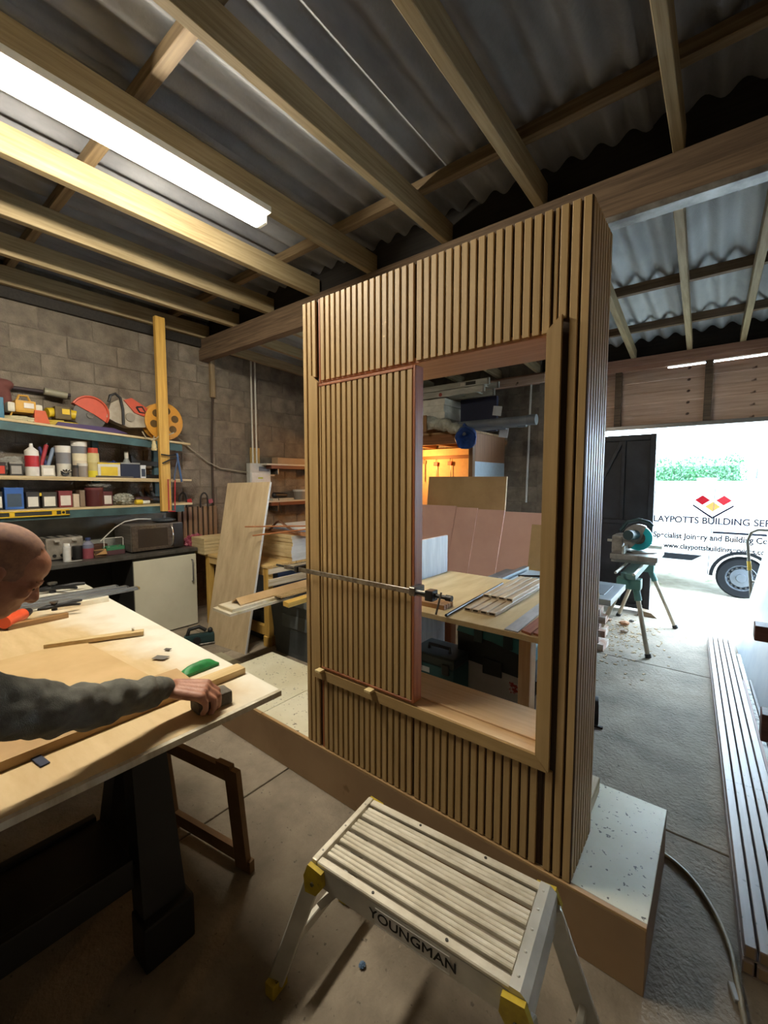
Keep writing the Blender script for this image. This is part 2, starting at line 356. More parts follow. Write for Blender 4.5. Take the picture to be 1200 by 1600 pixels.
# hatch door panel, clamped in the left half of the opening
hd = thing('hatch_door', 'slatted oak hatch door panel with reddish edge clamped in the left half of the opening', 'door panel', (-1.26, 1.48, OZ0+.009))
HX0, HX1, HZ0, HZ1 = -1.546, -.983, OZ0+.0095, 2.072
part('panel', backm, HX0, HX1-.012, YP-.001, YP+.04, HZ0, HZ1-.012, par=hd)
part('edge_lipping', cedar, HX1-.0115, HX1, YP-.016, YP+.042, HZ0, HZ1, par=hd, label='reddish wooden edge')
part('top_lipping', cedar, HX0, HX1-.012, YP-.016, YP+.041, HZ1-.0115, HZ1, par=hd)
part('bottom_lipping', cedar, HX0, HX1-.012, YP-.016, YP-.0015, HZ0, HZ0+.010, par=hd)
msd = slat_mesh(HZ1-HZ0-.024)
slat(B().bb(0, .009, 0, SD, 0, HZ1-HZ0-.024, .001).mesh('slat', oak), HX0+.003, HZ0+.011, hd, YP-.0145)
for k in range(16): slat(msd, -1.528+.0336*k, HZ0+.011, hd, YP-.0145)
for u, v, l in ((503, 1045, 'small pale wooden packer on the hatch sill at the far left corner'), (578, 1077, 'small pale wooden packer on the hatch sill near the middle of the door')):
    q = PZ(u, v, .662); B().bb(q.x-.018, q.x+.018, YP-.05, YP-.017, .653, .664, .001).build('packer', wood('packer_pine', 'e2cf9c', 'c8b27c', 'y'), None, None, l, 'packer', 'packers under the hatch door')
# sash clamp across the partition
steel = mat('worn_steel', '8a8680', .38, .85, '5f5a52', (30, 8, 30)); blk = plain('1d1d1f', .5); cast = mat('black_casting', '232428', .45, .3)
sc = thing('sash_clamp', 'long steel sash clamp stretched across the hatch door with black screw end', 'clamp', (-1.3, 1.40, 1.15))
ZC, YC = 1.157, 1.415
B().bb(-1.79, -.86, YC-.004, YC+.004, ZC-.011, ZC+.011, .001).build('bar', steel, sc)
B().bb(-.985, -.955, YC-.01, YP+.02, ZC-.016, ZC+.02, .003).build('fixed_jaw', steel, sc)
B().bb(-.90, -.865, YC-.022, YC+.022, ZC-.02, ZC+.022, .005).build('slide_block', cast, sc)
B().cyl((-.954, YC, ZC+.002), (-.80, YC, ZC+.002), .0085, n=12).build('screw', blk, sc, 40)
B().cyl((-.825, YC-.02, ZC+.025), (-.83, YC-.05, ZC-.055), .004, n=8).build('tommy_bar', steel, sc, 40)
B().cyl((-.815, YC, ZC+.002), (-.79, YC, ZC+.002), .012, n=12).build('screw_head', blk, sc, 40)
B().bb(-1.70, -1.676, YC-.012, YP+.03, ZC-.016, ZC+.016, .003).build('tail_jaw', cast, sc)
B().cyl((-1.71, YC, ZC), (-1.86, YC+.005, ZC), .006, n=8).build('tail_rod', cast, sc, 40)
# ============================================================ WORK TABLE ON THE LEFT
ply = mat('dusty_plywood', 'cdb58a', .6, 0, 'b89c6e', (3, 12, 3), 6, .35, .7, .05, rand=.03)
plyw = mat('overspray_board', 'ddd9c8', .6, 0, 'c7ab7d', (2.5, 4, 2.5), 6, .42, .68)
sprayed = ply.copy(); sprayed.name = 'oversprayed_plywood'
_n = sprayed.node_tree; _b = _n.nodes['Principled BSDF']; _src = _b.inputs['Base Color'].links[0].from_socket
_tc = _n.nodes.new('ShaderNodeTexCoord'); _sp = _n.nodes.new('ShaderNodeSeparateXYZ'); _n.links.new(_tc.outputs['Object'], _sp.inputs[0])
_nz = _n.nodes.new('ShaderNodeTexNoise'); _nz.inputs['Scale'].default_value = 3.2; _nz.inputs['Detail'].default_value = 7; _n.links.new(_tc.outputs['Object'], _nz.inputs['Vector'])
_ad = _n.nodes.new('ShaderNodeMath'); _ad.operation = 'MULTIPLY_ADD'; _ad.inputs[1].default_value = .9; _n.links.new(_nz.outputs[0], _ad.inputs[0]); _n.links.new(_sp.outputs[1], _ad.inputs[2])
_mr = _n.nodes.new('ShaderNodeMapRange'); _mr.inputs[1].default_value = .86; _mr.inputs[2].default_value = 1.16; _mr.inputs[4].default_value = .9; _n.links.new(_ad.outputs[0], _mr.inputs[0])
_mx = _n.nodes.new('ShaderNodeMix'); _mx.data_type = 'RGBA'; _mx.inputs[7].default_value = hexc('e2dfd2'); _n.links.new(_mr.outputs[0], _mx.inputs[0]); _n.links.new(_src, _mx.inputs[6]); _n.links.new(_mx.outputs[2], _b.inputs['Base Color'])
mdfl = mat('light_mdf', 'b8986c', .7, 0, 'a5855a', (4, 4, 4), 5)
edgem = wood('raw_edge', '8d6f48', '6b5233', 'y', .7, .05)
pale = wood('pale_batten', 'd2bb8c', 'b89a68', 'y', .6, .06)
wt = thing('work_table', 'large dusty plywood work table with white oversprayed end under the man\'s arm', 'table', (-2.3, .3, 0))
ZTB = .80
def quadslab(name, pts, z0, z1, m, parent=None, **k):
    b = B(); A = [V((x, y, z0)) for x, y in pts]; b.quad3(A, (0, 0, z1-z0)); return b.build(name, m, parent, **k)
quadslab('table_top', [(-1.318, 1.004), (-3.30, 1.09), (-3.30, -.55), (-1.325, -.6)], ZTB-.018, ZTB, sprayed, wt)
quadslab('edge_lipping', [(-1.3, 1.003), (-1.3175, 1.003), (-1.3245, -.6), (-1.307, -.6)], ZTB-.02, ZTB+.0, mat('pale_edge', 'cdc6b4', .6, 0, 'a99c82', (4, 20, 4)), wt)
for x, y in ((-2.05, -.35), (-3.2, -.4), (-3.2, .85)): B().bb(x-.03, x+.03, y-.03, y+.03, 0, ZTB-.019, .003).build('leg', edgem, wt)
# second, whiter board behind, on its own trestle
wt2 = thing('side_board', 'white board laid level beyond the work table holding rails and a clamp', 'board', (-3.58, .4, 0))
quadslab('board', [(-3.32, 1.10), (-3.86, 1.12), (-3.86, -.5), (-3.32, -.5)], ZTB-.012, ZTB+.006, mat('white_board', 'dcd8ca', .55, 0, 'c8c2ae', (3, 3, 3)), wt2)
for y in (-.3, .9):
    for x in (-3.78, -3.42): B().bb(x-.025, x+.025, y-.025, y+.025, 0, ZTB-.013, .003).build('leg', edgem, wt2)
# boards lying on the table
q0, q1 = PZ(278, 1045, .83), PZ(0, 1195, .83)
quadslab('sanding_board', [(-1.525, -.5), (-1.545, .80), (-1.748, .815), (-1.745, -.5)], ZTB+.0015, ZTB+.030, mdfl, None, label='brown MDF board with dark near edge lying under the man\'s sleeve', cat='board')
quadslab('thin_sheet', [(-1.755, -.5), (-1.76, .74), (-2.5, .70), (-2.5, -.5)], ZTB+.0015, ZTB+.007, mat('tan_sheet', 'c6a87a', .65, 0, 'b59767', (3, 3, 3)), None, label='thin tan sheet lying flat in the middle of the work table', cat='sheet')
quadslab('pale_batten', [(-1.535, .815), (-1.535, 1.0), (-1.60, 1.005), (-1.60, .82)], ZTB+.0015, ZTB+.026, pale, None, label='short pale batten with whitened end beside the green packet', cat='batten')
a, b_ = PZ(225, 987, .81), PZ(72, 1008, .81); d = (b_-a).normalized(); n = V((-d.y, d.x, 0))
quadslab('pale_batten', [(a.x, a.y), (a.x+n.x*.045, a.y+n.y*.045), (b_.x+n.x*.045, b_.y+n.y*.045), (b_.x, b_.y)], ZTB+.0075, ZTB+.026, pale, None, label='long pale batten lying across the tan sheet', cat='batten')
a, b_ = PZ(168, 936, .81), PZ(85, 950, .81); d = (b_-a).normalized(); n = V((-d.y, d.x, 0))
quadslab('pale_batten', [(a.x, a.y), (a.x+n.x*.04, a.y+n.y*.04), (b_.x+n.x*.04, b_.y+n.y*.04), (b_.x, b_.y)], ZTB+.0015, ZTB+.03, plyw, None, label='white-edged batten along the far end of the work table', cat='batten')
a, b_ = PZ(104, 956, .83), PZ(10, 975, .83); d = (b_-a).normalized(); n = V((-d.y, d.x, 0))
quadslab('dark_strip', [(a.x, a.y), (a.x+n.x*.035, a.y+n.y*.035), (b_.x+n.x*.035, b_.y+n.y*.035), (b_.x, b_.y)], ZTB+.0015, ZTB+.03, wood('dark_edged_strip', 'b68b55', '5a4028', 'y'), None, label='brown timber strip held in the black clamp on the table', cat='strip')
# green packet, sandpaper squares, cap, tape
g = B(); c = PZ(310, 1043, ZTB+.012); gm = mat('green_paper', '1f8a44', .5, 0, '176b35', (20, 20, 20), bump=.2)
t = bmesh.new(); bmesh.ops.create_grid(t, x_segments=10, y_segments=6, size=.5)
for s_ in (1, -1):
    pass
for v_ in t.verts:
    e = (1-(abs(v_.co.x)*2)**4)*(1-(abs(v_.co.y)*2)**2); v_.co.z = .012+.22*e*.06/.08+.01*noise.noise(v_.co*6)
for v_ in t.verts: v_.co = M.Rotation(R(97), 3, 'Z') @ V((v_.co.x*.155*(1), v_.co.y*(.058+.02*v_.co.x), v_.co.z*.14))
geo = bmesh.ops.extrude_face_region(t, geom=t.faces[:])
for v_ in [e for e in geo['geom'] if isinstance(e, bmesh.types.BMVert)]: v_.co.z = -.0105
bmesh.ops.translate(t, vec=c, verts=t.verts[:]); g._add(t)
g.build('green_packet', gm, None, 35, 'crumpled bright green packet lying on the table by the hand', 'packet')
for u, v, s1, l, m_ in ((251, 1027, .062, 'larger grey sandpaper square on the tan sheet', '6f6c66'), (262, 1014, .03, 'small grey sandpaper scrap behind the larger square', '55534f')):
    c = PZ(u, v, ZTB+.009); B().box((c.x, c.y, ZTB+.0085), (s1, s1*.62, .0016), (0, 0, .5)).build('sandpaper', mat('grit_'+m_, m_, .9, bump=.3, bscale=300), None, None, l, 'sandpaper', 'sandpaper pieces')
c = PZ(208, 992, ZTB+.004); B().lathe([(.0, 0), (.016, 0), (.016, .006), (.006, .012), (.005, .03), (.009, .034), (.0, .036)], (c.x, c.y, ZTB+.0075), 14).build('push_pin', plain('e8e6dd', .2), None, 40, 'small clear plastic pin standing on the work table', 'pin')
c = PZ(62, 1188, ZTB+.003); B().box((c.x, c.y, ZTB+.0035), (.075, .024, .0035), (0, 0, .12), .001).build('blue_tape', plain('17233f', .6), None, None, 'strip of dark blue tape stuck on the near table margin', 'tape')
# aluminium rails across the far end
for k in range(3):
    x0 = -3.37-k*.085; z = ZTB+.0065
    r_ = thing('aluminium_rail', ['near', 'middle', 'far'][k]+'most of three aluminium rails lying on the white board', 'rail', (x0, .7, z), 0, 'aluminium rails')
    if k == 1: r_['label'] = 'middle one of three aluminium rails lying on the white board'
    if k == 0: r_['label'] = 'aluminium rail with brass-coloured end, nearest of the three on the white board'
    if k == 2: r_['label'] = 'farthest of three aluminium rails lying on the white board'
    alu = mat('aluminium', 'b9bcbd', .35, .8, '9a9da0', (10, 2, 10))
    B().prism([(-.035, 0), (.035, 0), (.035, .012), (.02, .012), (.02, .02), (-.02, .02), (-.02, .012), (-.035, .012)], -.4, 1.30-k*.04, 'xz', (x0, 0, z)).build('profile', alu, r_)
    B().bb(x0-.03, x0+.03, 1.301-k*.04, 1.312-k*.04, z+.001, z+.018).build('end_cap', plain('b59a5a' if k == 0 else '55555a', .4, .3), r_)
# black clamps on the boards
def spring_clamp(c, rz, label, s=1.0):
    t_ = thing('spring_clamp', label, 'clamp', c, rz, 'black spring clamps'); t_.scale = (s, s, s)
    for sgn in (-1, 1):
        inst('handle', B().tube([(0, sgn*.006, .022), (.045, sgn*.012, .026), (.085, sgn*.03, .03), (.12, sgn*.045, .028)], [.009, .010, .010, .007], 8).mesh('handle', blk, 50), t_)
        inst('jaw', B().tube([(0, sgn*.006, .022), (-.035, sgn*.022, .02), (-.07, sgn*.006, .014)], [.010, .009, .006], 8).mesh('jaw', blk, 50), t_)
    inst('pivot', B().cyl((0, 0, 0), (0, 0, .04), .014, n=14).mesh('pivot', cast, 40), t_)
    inst('spring', B().lathe([(.012, .04), (.02, .042), (.02, .05), (.0, .052)], n=12).mesh('spring', steel, 40), t_)
    return t_
c = PZ(82, 921, ZTB+.03); spring_clamp((c.x, c.y, ZTB+.0065), .9, 'black spring clamp sprawled on the white board behind the rails', 1.5)
c = PZ(85, 951, ZTB+.04); spring_clamp((c.x, c.y, ZTB+.0305), 1.2, 'black clamp gripping the brown strip on the work table', 1.1)
# cordless drill half hidden behind the man
c = PZ(22, 962, ZTB+.06); dr = thing('cordless_drill', 'orange and black cordless drill lying behind the man\'s chest', 'drill', (c.x, c.y, ZTB+.001), 2.4)
org = plain('d4502c', .4)
inst('motor_body', B().cyl((-.08, 0, .045), (.07, 0, .045), .033, n=16).mesh('motor_body', org, 40), dr)
inst('chuck', B().lathe([(.0, 0), (.026, 0), (.026, .03), (.018, .06), (.006, .065), (0, .065)], (.07, 0, .045), 14, (0, PI/2, 0)).mesh('chuck', blk, 40), dr)
inst('grip', B().tube([(-.03, 0, .04), (-.045, .07, .035), (-.05, .13, .035)], [.022, .02, .022], 10).mesh('grip', blk, 50), dr)
inst('battery', B().box((-.05, .16, .035), (.10, .05, .065), bev=.008).mesh('battery', blk), dr)
# black folding sawhorse
shm = mat('black_plastic', '17171a', .55, 0, '101012', (6, 6, 6))
sh = thing('folding_sawhorse', 'black plastic folding sawhorse standing under the near edge of the work table', 'sawhorse', (-1.6, .3, 0))
B().bb(-1.66, -1.56, -.15, .68, ZTB-.10, ZTB-.0185, .01).build('top_beam', shm, sh)
def sleg(y, xs_, xt):
    b = B(); w0, w1 = .055, .075
    b.quad3([(xs_-.05, y-w1, 0), (xs_-.05, y+w1, 0), (xt-.04, y+w0, ZTB-.101), (xt-.04, y-w0, ZTB-.101)], (.085, 0, 0))
    o = b.build('leg', shm, sh)
    B().bb(xs_-.06, xs_+.045, y-w1-.008, y+w1+.008, 0, .16, .01).build('foot', shm, sh)
for y in (.60, -.05):
    sleg(y, -1.44, -1.56); sleg(y, -1.86, -1.66)
B().bb(-1.80, -1.49, .015, .535, .30, .325, .006).build('tray', shm, sh)
B().bb(-1.50, -1.47, .03, .52, .26, .36, .006).build('tray_lip', shm, sh); B().bb(-1.83, -1.80, .03, .52, .28, .34, .006).build('tray_lip', shm, sh)
# brown MDF trestle frame beside it
tm = mat('trestle_mdf', '7d5f3d', .7, 0, '6a4f31', (4, 4, 4))
tf = thing('trestle_frame', 'low brown MDF trestle frame standing on the floor beside the black sawhorse', 'trestle', (-1.7, .9, 0), 0)
P0, P1 = V((-1.465, .935, 0)), V((-1.965, .85, 0)); dx = (P0-P1).normalized(); yy = V((-dx.y, dx.x, 0))
def fbar(name, s0, s1, z0, z1, lean=0):
    b = B(); A = [P1+dx*s0+V((0, 0, z0))+yy*lean*z0, P1+dx*s1+V((0, 0, z0))+yy*lean*z0, P1+dx*s1+V((0, 0, z1))+yy*lean*z1, P1+dx*s0+V((0, 0, z1))+yy*lean*z1]
    b.quad3(A, yy*.024); return b.build(name, tm, tf)
fbar('post', .445, .515, 0, .46, -.1); fbar('post', 0, .06, 0, .46, -.1)
fbar('top_rail', .061, .444, .40, .46, -.1); fbar('bottom_rail', .061, .444, .03, .09, -.1); fbar('foot_block', .50, .53, 0, .05)
fbar('top_block', .40, .48, .461, .475, -.1)
B().bb(-2.10, -2.04, .03, .075, 0, .78, .003).build('timber_prop', wood('prop_timber', '8a7558', '67543c', 'z'), None, None, 'thin upright timber prop in the shadow under the work table', 'prop')
# ============================================================ THE MAN
skin = mat('skin', 'b3826c', .5, 0, '97624f', (14, 14, 14), 4, .35, .7, .12, 160)
hair = mat('stubble_hair', '84655a', .85, 0, '9c7864', (60, 60, 60), 3)
wool = mat('grey_sweatshirt', '6b6b64', .9, 0, '595953', (30, 30, 30), 4, bump=.35, bscale=420)
def remesh(b, name, m, parent, vox, smooth=3, disp=None, **k):
    o = b.build(name, m, parent, **k)
    r_ = o.modifiers.new('r', 'REMESH'); r_.mode = 'VOXEL'; r_.voxel_size = vox
    if smooth: sm = o.modifiers.new('s', 'SMOOTH'); sm.iterations = smooth; sm.factor = .5
    dg = bpy.context.evaluated_depsgraph_get(); me = bpy.data.meshes.new_from_object(o.evaluated_get(dg)); o.modifiers.clear()
    me.materials.clear(); me.materials.append(m); o.data = me
    if disp: disp(me, o)
    for p_ in me.polygons: p_.use_smooth = True
    return o
man = thing('person', 'man with shaved head in grey sweatshirt leaning over the table sanding a board', 'person', (-1.09, -.32, 0))
b = B()
HC = V((-1.50, .245, 1.365))     # head centre; face turned towards +y and down
hr = Euler((R(-38), 0, R(-8))).to_matrix()
def H(x, y, z): return HC+hr @ V((x, y, z))   # head frame: y forward, z crown
def hs(c, r): b.sph(H(*c), r, 20, (R(-38), 0, R(-8)))
hs((0, -.02, .035), (.078, .098, .088)); hs((0, .012, -.03), (.066, .078, .085)); hs((0, .048, -.078), (.038, .036, .034)); hs((0, .03, .045), (.07, .06, .055))
hs((0, .073, .018), (.052, .022, .012)); hs((0, .095, -.028), (.014, .018, .014)); b.cap(H(0, .078, .012), H(0, .1, -.024), .010, .014)
hs((.016, .085, -.03), (.009, .012, .008)); hs((-.016, .085, -.03), (.009, .012, .008))
hs((0, .08, -.058), (.026, .012, .006)); hs((0, .078, -.069), (.022, .012, .006))
for sx in (-1, 1):
    hs((sx*.043, .062, -.018), (.022, .02, .02)); hs((sx*.078, -.012, -.012), (.008, .018, .032)); hs((sx*.032, .077, .006), (.014, .008, .007))
SH = V((-1.46, .06, 1.16)); 
b.cap(H(0, -.03, -.06), (-1.47, .08, 1.19), .062, .07); b.cap((-1.47, .08, 1.19), (-1.42, -.02, 1.1), .075, .09)
# near arm and hand on the sanding block
EL = V((-1.37, .33, .99)); WR = V((-1.448, .652, .902))
b.cap(SH+V((.06, .02, -.02)), EL, .05, .042); b.cap(EL, WR, .042, .028)
# hand frame: f forward along the board, s across (towards the far side), up
f_ = V((.66, .72, -.20)).normalized(); s_ = V((-.72, .68, .14)); s_ = (s_-f_*s_.dot(f_)).normalized(); u_ = s_.cross(f_)*-1
if u_.z < 0: u_ = -u_
K = WR+f_*.098+u_*.004
HS = 1.26
def hp(a, c, e): return WR+(f_*a+s_*c+u_*e)*HS
for c in (-.03, -.01, .01, .03): b.cap(hp(.006, c*.6, 0), hp(.088, c, .005), .0195, .017, 10)
fing = [(.032, .096, .040, .026, .021, .0098), (.011, .101, .043, .028, .022, .0100), (-.011, .097, .040, .026, .021, .0095), (-.031, .086, .033, .021, .018, .0085)]
nails = []
for c, a0, l1, l2, l3, rr in fing:
    l1 *= HS; l2 *= HS; l3 *= HS; rr *= HS
    ang = R(-28); p0 = hp(a0-.012, c, .004); p1 = p0+(f_*math.cos(ang)+u_*math.sin(ang))*l1*.95
    ang = R(-82); p2 = p1+(f_*math.cos(ang)+u_*math.sin(ang))*l2; ang = R(-118); p3 = p2+(f_*math.cos(ang)+u_*math.sin(ang))*l3*.8
    b.cap(p0, p1, rr*1.15, rr, 10); b.cap(p1, p2, rr, rr*.93, 10); b.cap(p2, p3, rr*.93, rr*.8, 10); nails.append((p2, p3, rr))
t0 = hp(.022, .03, -.008); t1 = hp(.055, .058, -.014); t2 = hp(.085, .058, -.026); t3 = hp(.106, .050, -.034)
b.cap(t0, t1, .017, .0125, 10); b.cap(t1, t2, .0125, .0105, 10); b.cap(t2, t3, .0105, .0085, 10)
# far arm, hand resting on the board
LE = V((-1.88, .12, .98)); LW = V((-1.80, .205, .872))
b.cap((-1.58, .06, 1.14), LE, .05, .042); b.cap(LE, LW, .042, .028)
lf = V((.25, .95, -.12)).normalized(); ls = V((.95, -.25, 0)); lu = V((0, 0, 1))
def lp(a, c, e): return LW+lf*a+ls*c+lu*e
for c in (-.03, -.01, .01, .03): b.cap(lp(0, c*.6, 0), lp(.08, c, -.006), .016, .0135, 10)
for c, l in ((-.032, .055), (-.011, .066), (.011, .07), (.031, .062)):
    b.cap(lp(.08, c, -.006), lp(.08+l*.55, c*1.12, -.004), .0098, .009, 10); b.cap(lp(.08+l*.55, c*1.12, -.004), lp(.08+l, c*1.15, -.012), .009, .0078, 10)
b.cap(lp(.015, .03, -.006), lp(.05, .062, -.012), .015, .011, 10); b.cap(lp(.05, .062, -.012), lp(.08, .07, -.014), .011, .0085, 10)
b.cap((-1.42, -.02, 1.1), (-1.32, -.15, 1.04), .10, .10)
body = remesh(b, 'body', skin, man, .0048, 2)
for p2, p3, rr in nails:
    d = (p3-p2).normalized(); o_ = f_*.9+u_*.25; nn = (o_-d*o_.dot(d)).normalized(); c = p2.lerp(p3, .62)+nn*rr*.72
    q = M((d.cross(nn), d, nn)).transposed().to_4x4(); B().box(c, (rr*1.05, .0105, .003), q, .001).build('fingernail', plain('d9a898', .35), body)
hb_ = B(); t = bmesh.new(); bmesh.ops.create_uvsphere(t, u_segments=40, v_segments=24, radius=1, matrix=M.Translation((0, -.021, .036)) @ M.Diagonal((.0792, .0995, .0892, 1)))
bmesh.ops.delete(t, geom=[v_ for v_ in t.verts if v_.co.y > .042-.25*max(0, .09-v_.co.z)*.3 or v_.co.z < -.012+.1*max(0, v_.co.y)], context='VERTS')
for v_ in t.verts: v_.co = HC+hr @ v_.co
hb_._add(t); hb_.build('hair', hair, body, 60)
# eyes and brows
for sx in (-1, 1):
    B().sph(H(sx*.031, .071, .002), .0105, 12).build('eye', plain('d8d0c8', .2), body, 60); B().sph(H(sx*.031, .0805, -.001), .0042, 8).build('iris', plain('3a2c22', .2), body, 60)
    B().tube([H(sx*.012, .086, .020), H(sx*.03, .086, .026), H(sx*.05, .073, .02)], [.003, .004, .002], 6).build('eyebrow', hair, body, 60)
# sweatshirt
b = B()
b.cap((-1.478, .105, 1.20), (-1.455, .07, 1.165), .078, .092); b.cap((-1.455, .07, 1.165), (-1.42, -.02, 1.10), .092, .14); b.cap((-1.43, -.02, 1.10), (-1.13, -.29, 1.0), .14, .155)
b.cap(SH+V((.05, .0, -.04)), (-1.36, .20, 1.055), .095, .078); b.cap((-1.36, .20, 1.055), EL, .078, .066); b.cap(EL, (-1.405, .50, .945), .066, .054); b.cap((-1.405, .50, .945), (-1.436, .605, .919), .053, .040)
b.cap((-1.56, .06, 1.13), LE, .085, .062); b.cap(LE, (-1.82, .17, .895), .06, .045)
def wrinkle(me, o):
    W = wm(o)
    nr = [v_.normal.copy() for v_ in me.vertices]
    for v_, n_ in zip(me.vertices, nr):
        q = W @ v_.co; k = noise.noise(V((q.x*16+q.z*9, q.y*17-q.z*13, q.z*13)))*.015+noise.noise(q*30)*.006
        v_.co += n_*k
remesh(b, 'sweatshirt', wool, man, .009, 4, wrinkle)
d = (WR-EL).normalized()
cf = B(); cc = V((-1.436, .605, .919)); cf.cap(cc-d*.022, cc+d*.022, .042, .037, 20); remesh(cf, 'cuff', wool, man, .005, 2)
b = B(); b.cap((-1.12, -.30, .98), (-1.10, -.34, .90), .16, .155)
for sx in (-.09, .09):
    b.cap((-1.09+sx*.8, -.34+sx*.3, .90), (-1.04+sx, -.40, .50), .115, .085); b.cap((-1.04+sx, -.40, .50), (-1.05+sx, -.46, .06), .08, .065)
remesh(b, 'trousers', plain('23262d', .85), man, .012, 4)
for sx in (-.09, .09):
    b = B(); b.cap((-1.05+sx, -.47, .045), (-1.06+sx, -.30, .038), .048, .042); b.bb(-1.095+sx, -1.01+sx, -.51, -.26, 0, .02, .008); remesh(b, 'shoe', plain('1a1815', .6), man, .008, 3)
# sanding block under the hand
B().box((-1.405, .775, ZTB+.0245), (.07, .125, .046), (0, 0, -.08), .008).build('sanding_block', mat('grey_abrasive', '6d665c', .95, 0, '57514a', (30, 30, 30), bump=.3, bscale=300), None, None, 'grey foam sanding block gripped in the man\'s hand on the board', 'sanding block')
# ============================================================ SHELVES, COUNTER AND THE WALL ON THE LEFT
teal = mat('teal_paint', '3f5f63', .6, 0, '2e4648', (6, 6, 6)); shelfw = wood('shelf_board', 'cdbb95', 'a89267', 'y', .6, .05)
SX = -4.86                                   # front of the shelves
def sz(k, y): return {1: 2.148-.064*(y-.85), 2: 1.655-.018*(y-.85), 3: 1.352}[k]
su = thing('wall_shelving', 'three deep timber shelves with teal beams crowded with tools on the block wall', 'shelving', (-5.03, 1.3, 1.25))
YE = 2.52
for k in (1, 2, 3):
    za, zb = sz(k, -.4), sz(k, YE)
    B().quad3([(SX, -.4, za-.022), (SX, YE, zb-.022), (XL+.002, YE, zb-.022), (XL+.002, -.4, za-.022)], (0, 0, .021)).build('shelf_board', shelfw, su)
    h = .075 if k != 2 else .012
    B().quad3([(SX+.001, -.4, za-.023-h), (SX+.001, YE-.1, zb-.023-h), (SX-.03, YE-.1, zb-.023-h), (SX-.03, -.4, za-.023-h)], (0, 0, h)).build('front_beam', teal if k != 2 else shelfw, su)
for y in (1.62, 2.22): B().bb(-5.12, -5.06, y-.03, y+.03, 1.33, 2.02, .003).build('upright', teal, su)
B().bb(-5.12, -5.06, .78, .84, 1.33, 2.02, .003).build('upright', teal, su)
yw = wood('yellow_timber', 'd3a953', 'b3883a', 'z', .55, .03)
a = PX(250, 700, SX+.06).y; b_ = PX(265, 700, SX+.06).y
B().bb(SX+.005, SX+.06, a, b_, 1.27, 3.358, .003).build('roof_post', yw, None, None, 'bright yellow timber post rising from the shelves to the roof', 'post')
def slot(u0, u1, v0, v1, x, k=None):        # y0,y1,z0,z1 of a thing whose front stands at x
    vm = (v0+v1)/2; y0, y1 = PX(u0, vm, x).y, PX(u1, vm, x).y; um = (u0+u1)/2
    return y0, y1, (sz(k, (y0+y1)/2)+.001 if k else PX(um, v1, x).z), PX(um, v0, x).z
def carton(name, u0, u1, v0, v1, k, label, cat, col, x=-4.93, dep=.13, lab=None, top=None, z0=None, group=None, lid=None):
    y0, y1, za, zb = slot(u0, u1, v0, v1, x, k); za = z0 if z0 is not None else za
    t_ = thing(name, label, cat, (x-dep/2, (y0+y1)/2, za), 0, group)
    B().bb(x-dep, x, y0, y1, za, zb-.004, .002).build('box_body', plain(col, .6), t_)
    B().bb(x-dep-.001, x+.001, y0-.001, y1+.001, zb-.016, zb, .002).build('box_lid', plain(lid or col, .6), t_)
    if lab: B().bb(x+.0003, x+.0015, y0+.12*(y1-y0), y1-.12*(y1-y0), za+.12*(zb-za), za+.72*(zb-za)).build('printed_label', plain(lab, .5), t_)
    return t_
def tub(name, u0, u1, v0, v1, k, label, cat, bands, x=-4.97, z0=None, prof=None, capc=None):
    y0, y1, za, zb = slot(u0, u1, v0, v1, x, k); za = z0 if z0 is not None else za; r = (y1-y0)/2; h = zb-za
    t_ = thing(name, label, cat, (x, (y0+y1)/2, za))
    z = 0
    for i, (fr, col, rr) in enumerate(bands):
        z1 = z+fr*h; B().lathe([(0, z), (r*rr[0], z), (r*rr[1], z1), (0, z1)], (x, (y0+y1)/2, za), 20).build(('body', 'label_band', 'upper_band', 'lid', 'cap', 'spout')[min(i, 5)], plain(col, .45), t_, 40); z = z1
    return t_
# --- top shelf
x = -5.0
def reel(label, yc, z, r, wd, xc, flat=False):
    t_ = thing('cable_reel', label, 'cable reel', (xc, yc, z), 0, 'yellow cable reels'); yel = plain('c98f2e', .5)
    c = V((xc, yc, z+r))
    for s_ in (-1, 1): B().lathe([(r*.18, 0), (r, 0), (r, .012), (r*.9, .016), (r*.18, .016)], c+V((s_*wd/2-.008, 0, 0)), 26, (0, PI/2, 0)).build('flange', yel, t_, 40)
    B().cyl(c-V((wd/2-.012, 0, 0)), c+V((wd/2-.012, 0, 0)), r*.72, n=24).build('wound_cable', mat('wound_cable', 'b8a86a', .6, 0, '6d6238', (90, 6, 6)), t_, 40)
    B().cyl(c-V((wd/2+.012, 0, 0)), c+V((wd/2+.02, 0, 0)), r*.17, n=16).build('hub', blk, t_, 40)
    for k in range(6): a_ = PI*k/3+.3; h_ = c+V((wd/2+.0085, r*.58*math.cos(a_), r*.58*math.sin(a_))); B().cyl(h_-V((.004, 0, 0)), h_+V((.0015, 0, 0)), r*.2, n=14).build('flange_hole', plain('5a4316', .6), t_, 40)
    B().tube([c+V((wd/2+.01, 0, -r*.6)), c+V((wd/2+.035, 0, -r*.2)), c+V((wd/2+.035, 0, r*.25)), c+V((wd/2+.01, 0, r*.6))], .008, 8).build('carry_handle', yel, t_, 40)
    return t_
y0, y1, za, zb = slot(234, 273, 630, 678, -4.95, 1); reel('round yellow cable reel standing behind the yellow post', (y0+y1)/2, za, (zb-za)/2, .10, -4.96)
